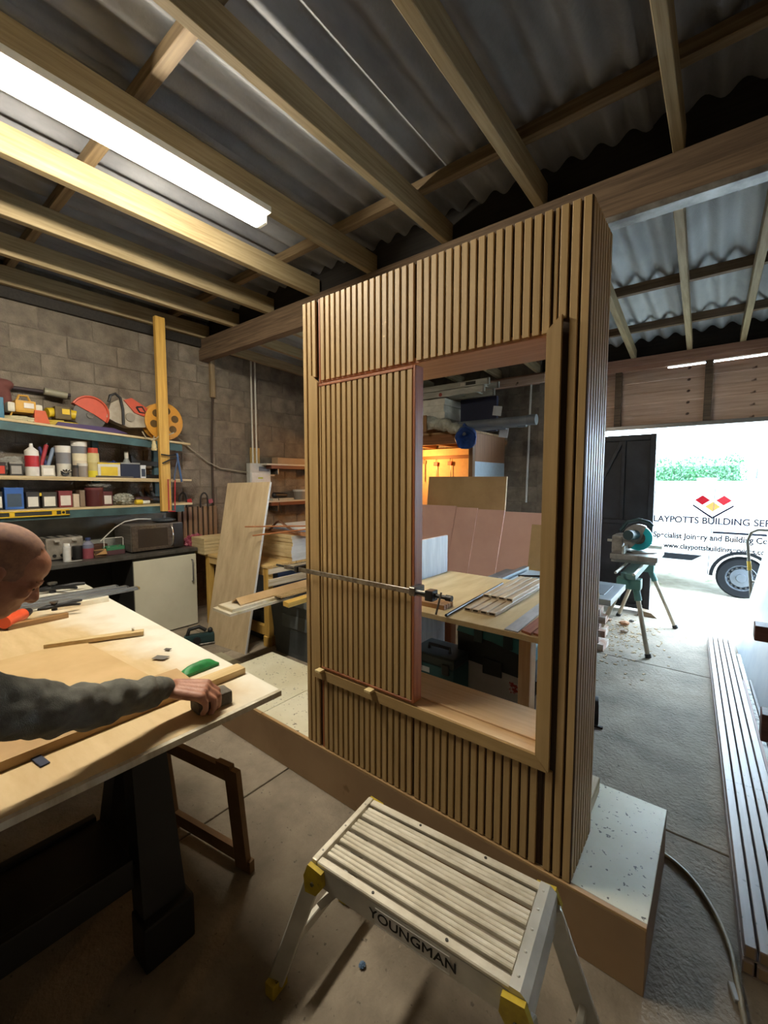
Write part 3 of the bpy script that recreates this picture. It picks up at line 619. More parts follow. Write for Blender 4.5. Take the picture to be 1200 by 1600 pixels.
# site transformer
y0, y1, za, zb = slot(8, 68, 603, 650, -4.93, 1); ym = (y0+y1)/2
tfm = thing('site_transformer', 'yellow site transformer with grey ends in a tubular stand on the top shelf', 'transformer', (-4.98, ym, za))
yel = plain('c2922f', .5)
B().box((-4.98, ym, za+.13), (.16, (y1-y0)*.55, .11), bev=.02).build('case', yel, tfm)
for s_ in (-1, 1): B().box((-4.98, ym+s_*(y1-y0)*.36, za+.12), (.13, (y1-y0)*.2, .085), bev=.02).build('end_housing', plain('c9c5b4', .5), tfm)
B().box((-4.897, ym+.02, za+.14), (.004, .07, .045)).build('rating_plate', plain('d7cfc4', .5), tfm)
B().tube([(-4.94, y0+.02, za+.01), (-4.94, y0+.05, za+.09), (-4.94, y1-.05, za+.09), (-4.94, y1-.02, za+.01)], .009, 8).build('stand', yel, tfm, 40)
B().tube([(-4.98, ym-.05, za+.18), (-4.98, ym-.03, za+.235), (-4.98, ym+.03, za+.235), (-4.98, ym+.05, za+.18)], .010, 8).build('carry_handle', yel, tfm, 40)
def coil(label, c, r, rr, n, col, name='cable_coil', sq=1.0):
    pts = []
    for i in range(n*16+1):
        a_ = 2*PI*i/16; pts.append((c[0]+.45*r*math.cos(a_)*(1+.06*math.sin(i*.7)), c[1]+sq*r*math.sin(a_)*(1+.05*math.cos(i*.9)), c[2]+rr+rr*1.25*(i/16)))
    return B().tube(pts, rr, 6).build(name, plain(col, .5), None, 60, label, 'cable')
coil('pale cable coiled under the yellow transformer', (-4.95, ym, za), .16, .006, 4, 'b6ad8a')
y0, y1, za, zb = slot(72, 122, 628, 655, -4.93, 1); ym = (y0+y1)/2
coil('yellow cable coiled flat under the yellow plug box', (-4.97, ym, za), .14, .008, 4, 'b39b36', sq=.95)
pbx = thing('plug_box', 'yellow and brown power splitter box on a coil of yellow cable', 'splitter', (-4.97, ym, za+.06))
B().box((-4.97, ym, za+.125), (.13, (y1-y0)*.5, .12), bev=.012).build('case', plain('57461f', .5), pbx)
for s_ in (-1, 1): B().cyl((-4.97, ym+s_*(y1-y0)*.25, za+.13), (-4.96, ym+s_*(y1-y0)*.45, za+.12), .045, n=16).build('socket', plain('d0b021', .45), pbx, 40)
B().box((-4.903, ym+.02, za+.14), (.004, .06, .05)).build('label_plate', plain('d9b52b', .5), pbx)
y0, y1, za, zb = slot(70, 105, 608, 622, -5.08, 1); B().cyl((-5.1, y0, zb-.03), (-5.09, y1, zb-.05), .035, n=14).build('grey_connector', plain('8d8874', .5), None, 40, 'grey and yellow connector lying behind the splitter box', 'connector')
y0, y1, za, zb = slot(52, 77, 642, 656, -4.89, 1); B().prism([(y0, za), (y1, za), (y1-.03, zb), (y0+.01, zb)], -4.93, -4.875, 'yz').build('orange_wedge', plain('c4562f', .6), None, None, 'small orange plastic wedge in front of the yellow cable coil', 'wedge')
y0, y1, za, zb = slot(84, 190, 650, 668, -4.90, 1)
B().prism([(y0, za), (y1+.05, za-.012), (y1-.08, za+.035), (y0+.03, za+.05)], -5.0, -4.88, 'yz').build('purple_case', plain('43305f', .6), None, None, 'flat purple case lying under the disc cutter', 'case')
# petrol disc cutter
dc = thing('disc_cutter', 'orange and white petrol disc cutter lying on the top shelf', 'disc cutter', (-5.0, 1.75, sz(1, 1.75)+.02))
pc = PX(140, 640, -4.97); oran = plain('c4533a', .45); beige = mat('dusty_white_case', 'b5aa98', .6, 0, '8f8472', (8, 8, 8))
rg = (PX(168, 640, -4.97).y-PX(112, 640, -4.97).y)/2; zc = sz(1, pc.y)+.02+rg
B().cyl((-4.972, pc.y, zc-.02), (-4.968, pc.y, zc-.02), rg*.93, n=36).build('disc', mat('abrasive_disc', '6d6a66', .7, .2, '4f4c49', (5, 5, 5)), dc, 40)
B().cyl((-4.985, pc.y, zc-.02), (-4.955, pc.y, zc-.02), rg*.2, n=20).build('disc_flange', steel, dc, 40)
gd = B(); pts = [(pc.y+rg*1.04*math.cos(R(a_)), zc-.0+rg*1.04*math.sin(R(a_))) for a_ in range(-30, 160, 12)]+[(pc.y-rg*.3, zc+rg*.2), (pc.y+rg*.2, zc-rg*.05)]
gd.prism(pts, -4.965+.012, -5.03, 'yz'); gd.build('guard', oran, dc)
gd = B(); gd.tube([(-4.955, y_, z_) for y_, z_ in pts[:16]], .012, 6); gd.build('guard_rim', oran, dc, 60)
pb_ = [PX(u, v, -4.97) for u, v in ((165, 652), (172, 630), (190, 622), (212, 630), (236, 645), (226, 668), (200, 668), (180, 660))]
B().prism([(q.y, q.z) for q in pb_], -5.08, -4.95, 'yz').build('engine_case', beige, dc)
pt_ = [PX(u, v, -4.94) for u, v in ((193, 625), (205, 622), (232, 640), (228, 652), (210, 645))]
B().prism([(q.y, q.z) for q in pt_], -5.06, -4.93, 'yz').build('top_cover', oran, dc)
B().cyl((-4.962, PX(203, 652, -4.95).y, PX(203, 652, -4.95).z), (-4.935, PX(203, 652, -4.95).y, PX(203, 652, -4.95).z), .045, n=20).build('starter', plain('8a8172', .6), dc, 40)
B().tube([PX(u, v, -4.93) for u, v in ((193, 664), (192, 640), (188, 622), (180, 615), (172, 618), (170, 628))], .014, 8).build('front_handle', blk, dc, 60)
B().tube([PX(u, v, -4.93) for u, v in ((213, 636), (222, 636), (228, 646), (218, 644), (213, 636))], .010, 8).build('rear_handle', blk, dc, 60)
B().tube([(-5.15, PX(0, 603, -5.15).y, PX(0, 603, -5.15).z), (-5.15, PX(110, 618, -5.15).y, PX(110, 618, -5.15).z)], .018, 8).build('dark_pipe', plain('3a2f33', .6), None, 60, 'long dark pipe lying along the back of the top shelf', 'pipe')
y0, y1, za, zb = slot(-8, 6, 620, 646, -4.9, 1); B().bb(-5.0, -4.9, y0, y1, za, zb, .006).build('blue_case', plain('2b6a86', .5), None, None, 'blue case at the left end of the top shelf', 'case')
c = PX(6, 597, -5.08); t_ = thing('rag', 'reddish brown rag heaped high at the left end of the top shelf', 'rag', (c.x, c.y, sz(1, c.y)))
b = B(); b.sph((c.x, c.y, c.z-.02), (.07, .07, .05), 14); b.sph((c.x-.01, c.y-.05, c.z-.06), (.08, .09, .1), 14); b.sph((c.x, c.y+.0, c.z-.16), (.06, .05, .14), 12); remesh(b, 'cloth', plain('6a3f3a', .9), t_, .012, 2)
# trailing cable with a hanging plug
B().tube([PX(u, v, SX+.03) for u, v in ((222, 674), (228, 684), (237, 688), (246, 684), (252, 676), (262, 680), (272, 676))], .006, 6).build('trailing_cable', plain('b7ad92', .6), None, 60, 'pale cable drooping over the end of the top shelf', 'cable')
q = PX(241, 690, SX+.03); q2 = PX(241, 704, SX+.03); hp_ = thing('hanging_plug', 'cream connector hanging from the top shelf beside the yellow post', 'connector', q2)
B().lathe([(0, 0), (.026, 0), (.03, .02), (.024, .03), (.024, .06), (.018, .075), (.018, .1), (.006, .11), (0, .11)], q2, 14).build('connector_body', plain('c9b98c', .5), hp_, 40); B().cyl(q2+V((0, 0, .1)), q+V((0, 0, .06)), .005, n=8).build('lead', plain('b7ad92', .6), hp_, 40)
# --- middle shelf
carton('small_box', -6, 9, 722, 737, 2, 'red and black box at the left end of the middle shelf', 'box', '2a1f20', lab='c23a26')
carton('small_box', 15, 36, 722, 739, 2, 'grey-lidded dark box beside the white cleaner bottle', 'box', '35322f', lab='96918a', lid='8a857d')
c = PX(22, 712, -5.04); t_ = thing('clear_bag', 'crumpled clear plastic bag heaped behind the small boxes', 'bag', (c.x, c.y, sz(2, c.y)+.001))
def crumple(parent, name, c, r, m, vox=.012, amp=.03, fr=14, n=20):
    b = B(); t = bmesh.new(); bmesh.ops.create_icosphere(t, subdivisions=4, radius=1)
    for v_ in t.verts:
        k_ = 1+amp*8*abs(noise.noise(v_.co*fr*.2+V(c)))-amp*4+amp*2*noise.noise(v_.co*fr*.5)
        z_ = v_.co.z*k_; v_.co = V((v_.co.x*k_*r[0], v_.co.y*k_*r[1], max(z_, -.92)*r[2]))+V(c)
    b._add(t); return b.build(name, m, parent, 25)
poly = mat('clear_polythene', 'b9b9b2', .18, 0, '8a8983', (15, 15, 15), alpha=.55)
crumple(t_, 'film', (c.x, c.y, sz(2, c.y)+.088), (.07, .13, .09), poly, amp=.05)
tub('cleaner_bottle', 38, 61, 693, 741, 2, 'white plastic bottle with a red label and a pump top', 'bottle', [(.28, 'cfccc4', (.96, 1)), (.34, 'a8232c', (1, 1)), (.16, 'd6d3cb', (1, .98)), (.10, 'd6d3cb', (.95, .35)), (.12, 'd8d6d0', (.3, .22))], x=-4.93)
carton('small_box', 65, 86, 727, 741, 2, 'pale grey carton in front of the red tools on the middle shelf', 'box', 'b9b5a8', x=-4.9, lab='d8d5cc')
for i, (u0, v0, u1, v1, c_, l) in enumerate(((60, 722, 72, 697, 'a03038', 'red handled tool leaning behind the pale grey carton'), (70, 722, 83, 702, '7d8fa8', 'pale blue tube leaning beside the red handled tool'), (62, 700, 76, 716, '3a3f6e', 'dark blue handled tool crossing behind the cleaner bottle'))):
    x_ = -5.0-.02*i; p0, p1 = PX(u0, v0, x_), PX(u1, v1, x_); zb_ = sz(2, p0.y)+.02
    if i < 2: p0.z = zb_
    else: p1 = V((x_, p1.y, zb_))
    t_ = thing('hand_tool', l, 'tool', (x_, p0.y, sz(2, p0.y))); B().cap(p0, p1, .014, .018, 10).build('handle', plain(c_, .5), t_, 60); B().cyl(p1, p1+(p1-p0).normalized()*.03, .006, n=8).build('tip', steel, t_, 40)
tub('plastic_tub', 87, 111, 697, 738, 2, 'white tub with a grey band on the middle shelf', 'tub', [(.42, 'cbc7ba', (.92, .97)), (.36, '77787c', (.97, 1)), (.22, 'd2cfc7', (1.03, 1.03))])
tub('plastic_tub', 112, 136, 690, 738, 2, 'taller cream tub with grey band and white lid', 'tub', [(.46, 'cdbfa6', (.9, .96)), (.2, 'd9cfb0', (.96, .97)), (.2, '6f7074', (.97, 1)), (.14, 'd6d4cd', (1.04, 1.04))])
t_ = thing('brush', 'black and white bristle brush lying in front of the tubs', 'brush', (-4.9, PX(102, 735, -4.9).y, sz(2, 1.4)+.001)); c = PX(102, 732, -4.9); c.z = sz(2, c.y)+.035
for k in range(9):
    a_ = -1.1+k*.275; B().cyl(c, c+V((.035, .05*math.sin(a_), .034*math.cos(a_)*(.9))), .004, .006, 6).build('bristle', plain('d5d2ca' if k % 2 else '1c1b1b', .6), t_)
B().cyl(c-V((.07, 0, .01)), c, .03, n=14).build('head', blk, t_, 40)
tub('glass_jar', 113, 123, 727, 742, 2, 'small dark jar in front of the taller tub', 'jar', [(.75, '4a4038', (1, 1)), (.25, '2a2724', (1.05, 1.05))], x=-4.9)
tub('tin', 121, 137, 724, 742, 2, 'grey tin with pale lid in front of the taller tub', 'tin', [(.8, '8a8076', (1, 1)), (.2, 'c8c4bb', (1.03, 1.03))], x=-4.9)
tub('plastic_jar', 136, 155, 700, 738, 2, 'jar of yellow filler with a red cap', 'jar', [(.22, 'd2c32f', (1, 1)), (.28, 'b9a96f', (1, 1)), (.32, 'c6bb85', (1, .95)), (.18, 'b6402c', (.85, .8))], x=-4.96)
carton('flat_carton', 153, 188, 723, 739, 2, 'yellow and white flat carton in front of the blue film', 'box', 'cfcbbf', x=-4.9, lab='d3b62c', lid='d3b62c')
c = PX(176, 712, -5.0); t_ = thing('blue_film', 'crumpled dark blue plastic piled behind the yellow carton', 'plastic', (c.x, c.y, sz(2, c.y))); crumple(t_, 'film', (c.x, c.y, sz(2, c.y)+.085), (.07, .1, .09), plain('23336b', .4), amp=.06)
tub('spray_bottle', 191, 204, 706, 727, 2, 'clear spray bottle standing behind the navy box', 'bottle', [(.55, '8e918c', (1, 1)), (.2, '8e918c', (1, .4)), (.25, 'c9c8c0', (.45, .5))], x=-5.02)
carton('flat_carton', 189, 219, 723, 744, 2, 'navy blue carton on the middle shelf', 'box', '1c2136', x=-4.91, lid='8d8c88')
carton('small_box', 220, 228, 727, 745, 2, 'narrow white carton beside the navy one', 'box', 'cfd0d2', x=-4.9, lab='2b3242')
pq = [PX(u, v, -5.03) for u, v in ((204, 711), (214, 719), (249, 722), (249, 728), (206, 728))]
B().prism([(q.y, q.z) for q in pq], -5.07, -5.02, 'yz').build('saw_case', plain('17171a', .5), None, None, 'black wedge-shaped saw case propped behind the navy carton', 'saw case')
c0, c1 = PX(228, 740, -4.92), PX(250, 742, -4.92)
B().cyl((-4.92, c0.y, sz(2, c0.y)+.021), (-4.92, c1.y-.012, sz(2, c1.y)+.022), .02, n=14).build('black_tube', plain('151517', .4), None, 40, 'short black tube lying beside the yellow post', 'tube')
c0, c1 = PX(150, 741, -4.885), PX(208, 742, -4.885)
B().cyl((-4.885, c0.y, sz(2, c0.y)+.009), (-4.885, c1.y, sz(2, c1.y)+.009), .0085, n=12).build('silver_tube', steel, None, 40, 'thin silver tube lying along the front of the middle shelf', 'tube')
# --- lower shelf
carton('small_box', -8, 4, 768, 788, 3, 'black and white box at the left end of the lowest shelf', 'box', '26262a', lab='d9d6cd')
carton('screw_box', 7, 37, 762, 788, 3, 'blue carton with a picture on its front on the lowest shelf', 'box', '2d5aa0', lab='3a4a5a', lid='2d5aa0')
carton('screw_box', 41, 62, 769, 788, 3, 'dark-lidded box with a white label beside the blue carton', 'box', '2f2d2f', lab='d6d4cc')
c = PX(64, 766, -4.97); B().box((c.x, c.y, sz(3, 0)+.13), (.06, .1, .03), (.1, 0, 0), .006).build('yellow_cloth', plain('c9ae2d', .7), None, None, 'folded yellow cloth on top of the screw boxes', 'cloth')
carton('screw_box', 66, 89, 769, 788, 3, 'box with large pale label, third of the screw boxes', 'box', '3a3733', lab='d8d6cb')
carton('screw_box', 92, 113, 767, 788, 3, 'red-lidded box with white label beside the burgundy tin', 'box', '8e2f33', lab='d6d0c8', lid='a33')if False else carton('screw_box', 92, 113, 767, 788, 3, 'red-lidded box with white label beside the burgundy tin', 'box', '7e3336', lab='d6d0c8')
carton('small_box', 115, 124, 772, 787, 3, 'slim cream carton next to the red-lidded box', 'box', 'c7b9a4', x=-4.9)
carton('small_box', 125, 133, 766, 787, 3, 'slim brown carton next to the burgundy tin', 'box', '7d6a58', x=-4.92)
tub('paint_tin', 133, 161, 762, 787, 3, 'burgundy plastic tin with crumpled film on its top', 'tin', [(.88, '4f1f22', (.96, 1)), (.12, '6e3a3c', (1.03, 1.03))], x=-4.95)
c = PX(150, 758, -4.95); t_ = thing('clear_film', 'crumpled clear film lying on the burgundy tin', 'film', (c.x, c.y, sz(3, 0)+.14)); crumple(t_, 'film', (c.x, c.y+.02, PX(150, 762, -4.95).z+.024), (.06, .13, .024), poly, amp=.06)
carton('small_box', 161, 176, 768, 787, 3, 'burgundy box with white label beside the tin', 'box', '59292c', lab='d0cdc6')
c = PX(192, 770, -4.98); t_ = thing('clear_bag', 'clear bag of white fixings on the lowest shelf', 'bag', (c.x, c.y, sz(3, 0))); crumple(t_, 'film', (c.x, c.y, sz(3, 0)+.062), (.07, .12, .066), mat('bagged_fixings', 'a7a79b', .3, 0, '6d6c60', (40, 40, 40)), amp=.05)
c0, c1 = PX(211, 776, -4.9), PX(233, 775, -4.9)
tt = thing('torch', 'yellow and white torch lying on the lowest shelf', 'torch', (-4.9, c0.y, sz(3, 0))); B().cyl((-4.9, c0.y, sz(3, 0)+.027), (-4.9, c0.y+.07, sz(3, 0)+.027), .026, n=14).build('head', plain('d0b32a', .45), tt, 40); B().cyl((-4.9, c0.y+.07, sz(3, 0)+.022), (-4.9, c1.y, sz(3, 0)+.022), .021, n=14).build('barrel', plain('cfccc0', .45), tt, 40)
for i, (u, v, c_, l) in enumerate(((222, 764, '3a2426', 'dark red power tool jumbled above the torch'), (240, 765, '1d1d20', 'black power tool next to the yellow post'), (232, 760, '25252a', 'black tool head piled at the back of the lowest shelf'))):
    x_ = -4.99-.05*i; c = PX(u, v, x_); z_ = sz(3, 0)
    t_ = thing('power_tool', l, 'tool', (x_, c.y, z_)); B().cap((x_, c.y-.05, z_+.045), (x_, c.y+.05, z_+.045), .04, .036, 14).build('motor_body', plain(c_, .5), t_, 60); B().cap((x_, c.y+.01, z_+.06), (x_-.01, c.y-.02, z_+.125), .022, .02, 10).build('grip', blk, t_, 60); B().cyl((x_, c.y+.08, z_+.045), (x_, c.y+.11, z_+.045), .015, .008, 10).build('chuck', steel, t_, 40)
# spirit level on the front beam
ya, yb = PX(-20, 795, SX+.03).y, PX(109, 793, SX+.03).y; zl = sz(3, 0)-.068
lv = thing('spirit_level', 'long yellow spirit level resting along the teal front of the lowest shelf', 'spirit level', (SX+.015, (ya+yb)/2, zl)); ylw = plain('d8b325', .4)
B().bb(SX+.004, SX+.028, ya, yb, zl, zl+.01, .002).build('bottom_flange', ylw, lv); B().bb(SX+.004, SX+.028, ya, yb, zl+.045, zl+.055, .002).build('top_flange', ylw, lv); B().bb(SX+.01, SX+.022, ya, yb, zl+.011, zl+.044).build('web', plain('2b2a24', .5), lv)
for yy_ in (yb-.05, yb-.12, yb-.42): B().bb(SX+.005, SX+.0275, yy_-.018, yy_+.018, zl+.0105, zl+.0445, .004).build('vial_block', ylw, lv)
B().cyl((SX+.027, yb-.05, zl+.028), (SX+.029, yb-.05, zl+.028), .012, n=16).build('end_vial', plain('1b1b18', .3), lv, 40)
# tools hung on the post: caliper clamps, hacksaw
def hang(name, label, cat, pts, r, col, **k): return B().tube([PX(u, v, SX+.075) for u, v in pts], r, 8).build(name, plain(col, .5), None, 60, label, cat)
g_ = thing('quick_clamp', 'blue and black quick clamp hanging from the side of the yellow post', 'clamp', PX(277, 755, SX+.09)); xq = SX+.09
B().tube([PX(u, v, xq) for u, v in ((252, 710), (264, 712), (276, 710))], .008, 8).build('jaw', blk, g_, 60); B().tube([PX(u, v, xq) for u, v in ((254, 724), (266, 718), (280, 714))], .008, 8).build('jaw', blk, g_, 60)
B().tube([PX(u, v, xq) for u, v in ((276, 708), (281, 735), (284, 753))], .012, 8).build('handle', plain('3a5a86', .5), g_, 60); B().tube([PX(u, v, xq) for u, v in ((279, 712), (274, 735), (272, 750))], .009, 8).build('bar', plain('41506a', .5), g_, 60)
hk = thing('hacksaw', 'red framed hacksaw hanging on the lower end of the yellow post', 'hacksaw', PX(268, 800, SX+.08)); xq = SX+.08
B().tube([PX(u, v, xq) for u, v in ((264, 797), (262.5, 749), (273.5, 749), (273.5, 797))], .007, 8).build('frame', plain('a6232a', .4), hk, 60); B().tube([PX(u, v, xq) for u, v in ((263, 799), (274, 799))], .008, 8).build('end_bar', plain('a6232a', .4), hk, 60)
q = [PX(u, v, xq) for u, v in ((268, 752), (269, 795))]; B().cyl(q[0], q[1], .003, n=6).build('blade', steel, hk)
# --- panel behind the counter, counter, cabinet
B().bb(XL+.002, XL+.02, -.4, 2.36, .875, 1.27, .002).build('splashback', mat('grey_splashback', '93948b', .6, 0, '6f716f', (3, 3, 3), 5), None, None, 'dull grey backing board on the wall behind the microwave', 'panel')
wtop = mat('dark_laminate', '4a4844', .45, 0, '36342f', (4, 12, 4), 6, spots='6b6862', spotscale=70, spotlim=.68)
B().bb(XL+.021, -4.545, -.4, 2.40, .83, .868, .006).build('counter_worktop', wtop, None, None, 'dark laminate worktop carrying the microwave and toaster', 'worktop')
cb = thing('base_cabinet', 'base cabinet with a plain cream door under the dark worktop', 'cabinet', (-4.85, 2.06, 0)); cw = mat('cream_door', 'cfcdbb', .4, 0, 'c3c0ad', (2, 2, 2))
B().bb(XL+.05, -4.575, 1.735, 2.385, .0, .829, .003).build('carcass', plain('2b2a28', .6), cb)
dd = B().bb(-4.573, -4.553, 1.738, 2.382, .012, .80, .003).build('door', cw, cb)
B().tube([(-4.552, 2.33, .50), (-4.525, 2.33, .50), (-4.525, 2.33, .74), (-4.552, 2.33, .74)], .007, 8).build('handle', plain('77777a', .35, .7), dd, 60)
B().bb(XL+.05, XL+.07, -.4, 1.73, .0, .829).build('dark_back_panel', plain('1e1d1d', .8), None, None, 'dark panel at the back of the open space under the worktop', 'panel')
ZCN = .869
y0, y1, z_, zt = slot(186, 262, 826, 864, -4.68); zt = PX(224, 822, -4.68).z
ya, yb = PX(205, 845, -4.66).y, PX(286, 845, -4.66).y
mw = thing('microwave', 'stainless steel microwave with a curved chrome handle on the dark worktop', 'microwave', (-4.86, (ya+yb)/2, ZCN)); stl = mat('brushed_steel', '8a827a', .4, .5, '6d665f', (3, 60, 60))
zt = PX(205, 822, -4.66).z
B().bb(-5.08, -4.665, ya, yb, ZCN+.012, zt, .006).build('case', stl, mw)
B().bb(-4.664, -4.648, ya+.003, yb-.11, ZCN+.016, zt-.004, .004).build('door', mat('steel_door', '7a6f65', .3, .7, '5d554d', (4, 50, 50)), mw)
B().bb(-4.664, -4.65, yb-.106, yb-.003, ZCN+.016, zt-.004, .004).build('control_panel', plain('2a2624', .3), mw)
B().bb(-4.6478, -4.6465, ya+.06, yb-.17, ZCN+.05, zt-.04).build('window', mat('oven_glass', '3d352f', .12, .2), mw)
hy = PX(269, 838, -4.62).y
B().tube([(-4.648, hy, ZCN+.04), (-4.618, hy+.004, ZCN+.07), (-4.61, hy+.006, (ZCN+zt)/2), (-4.618, hy+.004, zt-.05), (-4.648, hy, zt-.02)], .009, 8).build('handle', plain('d2cfca', .2, .9), mw, 60)
for yy_ in (ya+.04, yb-.04):
    for xx in (-5.04, -4.70): B().cyl((xx, yy_, ZCN), (xx, yy_, ZCN+.012), .014, n=10).build('foot', blk, mw)
ds = thing('dish', 'dark round radio dish lying on top of the microwave', 'dish', (-4.82, PX(258, 812, -4.8).y, zt+.001)); B().lathe([(0, 0), (.08, 0), (.115, .02), (.115, .03), (.06, .045), (.02, .05), (.016, .075), (0, .078)], (-4.82, PX(258, 812, -4.8).y, zt+.001), 28).build('body', plain('3b4147', .4), ds, 40)
for k in range(4): yy_ = PX(258, 812, -4.8).y-.03+k*.022; B().cyl((-4.72, yy_, zt+.028), (-4.714, yy_, zt+.031), .006, n=8).build('button', plain('b9bcc0', .4), ds)
cb_ = B().tube([PX(157, 846, -4.95), PX(165, 838, -4.95), PX(180, 824, -4.95), PX(195, 815, -4.93), PX(215, 811, -4.9), PX(236, 811, -4.88)], .006, 8).build('white_cable', plain('cfccc2', .5), None, 60, 'white cable looping from the dish down behind the wire basket', 'cable')
# toaster
ya, yb = PX(72, 855, -4.78).y, PX(131, 855, -4.78).y; zt2 = PX(100, 840, -4.78).z
to = thing('toaster', 'chrome four-slot toaster on the dark worktop', 'toaster', (-4.88, (ya+yb)/2, ZCN)); chrome = mat('chrome', 'cdc7bc', .3, .6, '9d968b', (6, 6, 6))
B().bb(-5.02, -4.785, ya, yb, ZCN+.012, zt2, .018).build('case', chrome, to)
for k in range(4): yy_ = ya+(yb-ya)*(k+.5)/4; B().bb(-4.99, -4.82, yy_-.012, yy_+.012, zt2+.0003, zt2+.003).build('slot', blk, to)
for k in (.27, .73): yy_ = ya+(yb-ya)*k; B().bb(-4.784, -4.75, yy_-.02, yy_+.02, zt2-.035, zt2-.018, .004).build('lever', plain('c9c5bd', .3, .5), to)
for k in (.2, .4): B().cyl((-4.785, ya+(yb-ya)*k, ZCN+.05), (-4.772, ya+(yb-ya)*k, ZCN+.05), .014, n=14).build('knob', blk, to, 40)
B().bb(-5.01, -4.795, ya+.01, yb-.01, ZCN, ZCN+.012).build('base', blk, to)
tub('spray_can', 98, 111, 849, 881, None, 'white aerosol can standing in front of the toaster', 'can', [(.78, 'c9c9c6', (1, 1)), (.08, 'b0b0ad', (1, .8)), (.14, 'd9d7d1', (.8, .72))], x=-4.68, z0=ZCN)
tub('black_mug', 113, 129, 853, 878, None, 'black mug standing between the aerosol can and the bottle', 'mug', [(.9, '161617', (.95, 1)), (.1, '1d1d1e', (1, .98))], x=-4.74, z0=ZCN)
tub('drink_bottle', 129, 147, 840, 880, None, 'clear bottle of pink drink on the worktop', 'bottle', [(.5, '8a4550', (1, 1)), (.18, '6b6f85', (1, .96)), (.14, '77798c', (.96, .45)), (.06, '77798c', (.42, .42)), (.12, '2f3d66', (.48, .48))], x=-4.72, z0=ZCN)
c0, c1 = PX(104, 884, -4.63), PX(128, 880, -4.63)
B().bb(-4.64, -4.615, c0.y, c1.y, ZCN, ZCN+.008, .002).build('knife', plain('b9b6ae', .4, .4), None, None, 'pale flat knife lying at the front of the worktop', 'knife')
c = PX(157, 868, -4.66); ob = thing('cardboard_box', 'open brown cardboard box tilted on the worktop', 'box', (c.x-.05, c.y, ZCN)); cdb = plain('9a7646', .8)
B().box((c.x-.04, c.y, ZCN+.036), (.08, .10, .07), (0, 0, .1), .002).build('body', plain('4a3524', .8), ob); B().quad3([(c.x+.0, c.y-.05, ZCN+.03), (c.x+.015, c.y+.052, ZCN+.03), (c.x-.01, c.y+.05, ZCN+.08), (c.x-.025, c.y-.045, ZCN+.075)], (.003, 0, .001)).build('flap', cdb, ob)
c = PX(152, 848, -4.86); B().box((c.x, c.y, ZCN+.055), (.09, .15, .11), (0, 0, .15), .012).build('leather_case', plain('4a2f22', .6), None, None, 'brown leather case behind the cardboard box', 'case')
ya, yb = PX(166, 862, -4.72).y, PX(196, 862, -4.72).y; bk = thing('punnet_basket', 'green plastic basket with a white wire handle beside the microwave', 'basket', (-4.76, (ya+yb)/2, ZCN)); grn = plain('3a7a55', .5)
B().bb(-4.82, -4.72, ya, yb, ZCN, ZCN+.006, .001).build('base', plain('3a2a28', .6), bk)
for (a0, a1, b0, b1) in ((-4.82, -4.815, ya, yb), (-4.725, -4.72, ya, yb), (-4.82, -4.72, ya, ya+.005), (-4.82, -4.72, yb-.005, yb)): B().bb(a0, a1, b0, b1, ZCN+.05, ZCN+.085).build('rim', grn, bk); B().bb(a0, a1, b0, b1, ZCN+.006, ZCN+.049).build('side', plain('52343a', .6), bk)
B().tube([(-4.77, ya, ZCN+.07), (-4.77, ya, PX(180, 840, -4.77).z-.01), (-4.77, ya+.01, PX(180, 840, -4.77).z), (-4.77, yb-.01, PX(180, 840, -4.77).z), (-4.77, yb, PX(180, 840, -4.77).z-.01), (-4.77, yb, ZCN+.07)], .004, 6).build('wire_handle', plain('d4d2ca', .4), bk, 60)
for k in range(3): B().sph((-4.76, ya+.04+k*.04, ZCN+.06), .024, 10).build('small_jar', plain(('c9c6bc', '2a4a38', '8a2f34')[k], .4), bk, 60)
# floor tool by the cabinet
c = PZ(312, 1008, 0); pt2 = thing('hand_planer', 'dark teal power planer standing on the floor by the leaning board', 'planer', (c.x, c.y, 0), 1.2); dk = plain('1f3a3d', .5)
inst('body', B().box((0, 0, .07), (.27, .085, .09), bev=.02).mesh('body', dk), pt2); inst('sole', B().box((0, 0, .014), (.30, .09, .02), bev=.003).mesh('sole', steel), pt2)
inst('grip', B().tube([(-.11, 0, .1), (-.09, 0, .17), (.0, 0, .185), (.06, 0, .14)], .018, 10).mesh('grip', blk, 60), pt2); inst('front_knob', B().sph((.1, 0, .135), (.025, .025, .028), 14).mesh('front_knob', blk, 60), pt2); inst('motor_cap', B().cyl((-.03, -.05, .07), (-.03, -.075, .07), .035, n=18).mesh('motor_cap', blk, 40), pt2)
B().tube([(c.x-.05, c.y-.12, .01), (c.x-.2, c.y-.1, .008), (c.x-.33, c.y-.25, .008), (c.x-.45, c.y-.5, .008)], .006, 8).build('power_lead', blk, None, 60, 'black power lead on the floor in front of the cream cabinet', 'cable')
# ============================================================ BACK LEFT: BENCH, BOARDS, FUSE BOX
pw = wood('bench_pine', 'd0b27a', 'b08f56', 'x', .6, .06); pwz = wood('bench_pine_up', 'cfa95a', 'ab8339', 'z', .6, .06)
bn = thing('timber_bench', 'rough pine workbench carrying stacked cream boards against the block wall', 'bench', (-4.2, 3.2, 0))
BZ = .795
for k in range(4): B().bb(XL+.05, -3.36, 2.452+k*.36, 2.452+k*.36+.352, BZ-.025, BZ, .002).build('top_board', pw, bn)
for (x, y) in ((-3.40, 2.49), (-4.46, 2.49), (-3.40, 3.8), (-5.0, 3.8)): B().bb(x-.037, x+.037, y-.03, y+.03, 0, BZ-.026, .003).build('leg', pwz, bn)
for z, h in ((BZ-.08, .05), (BZ-.20, .07)): B().bb(-3.363, -3.345, 2.46, 3.84, z, z+h, .002).build('side_rail', wood('whitened_rail', 'd6cdb8', 'b09c78', 'y'), bn)
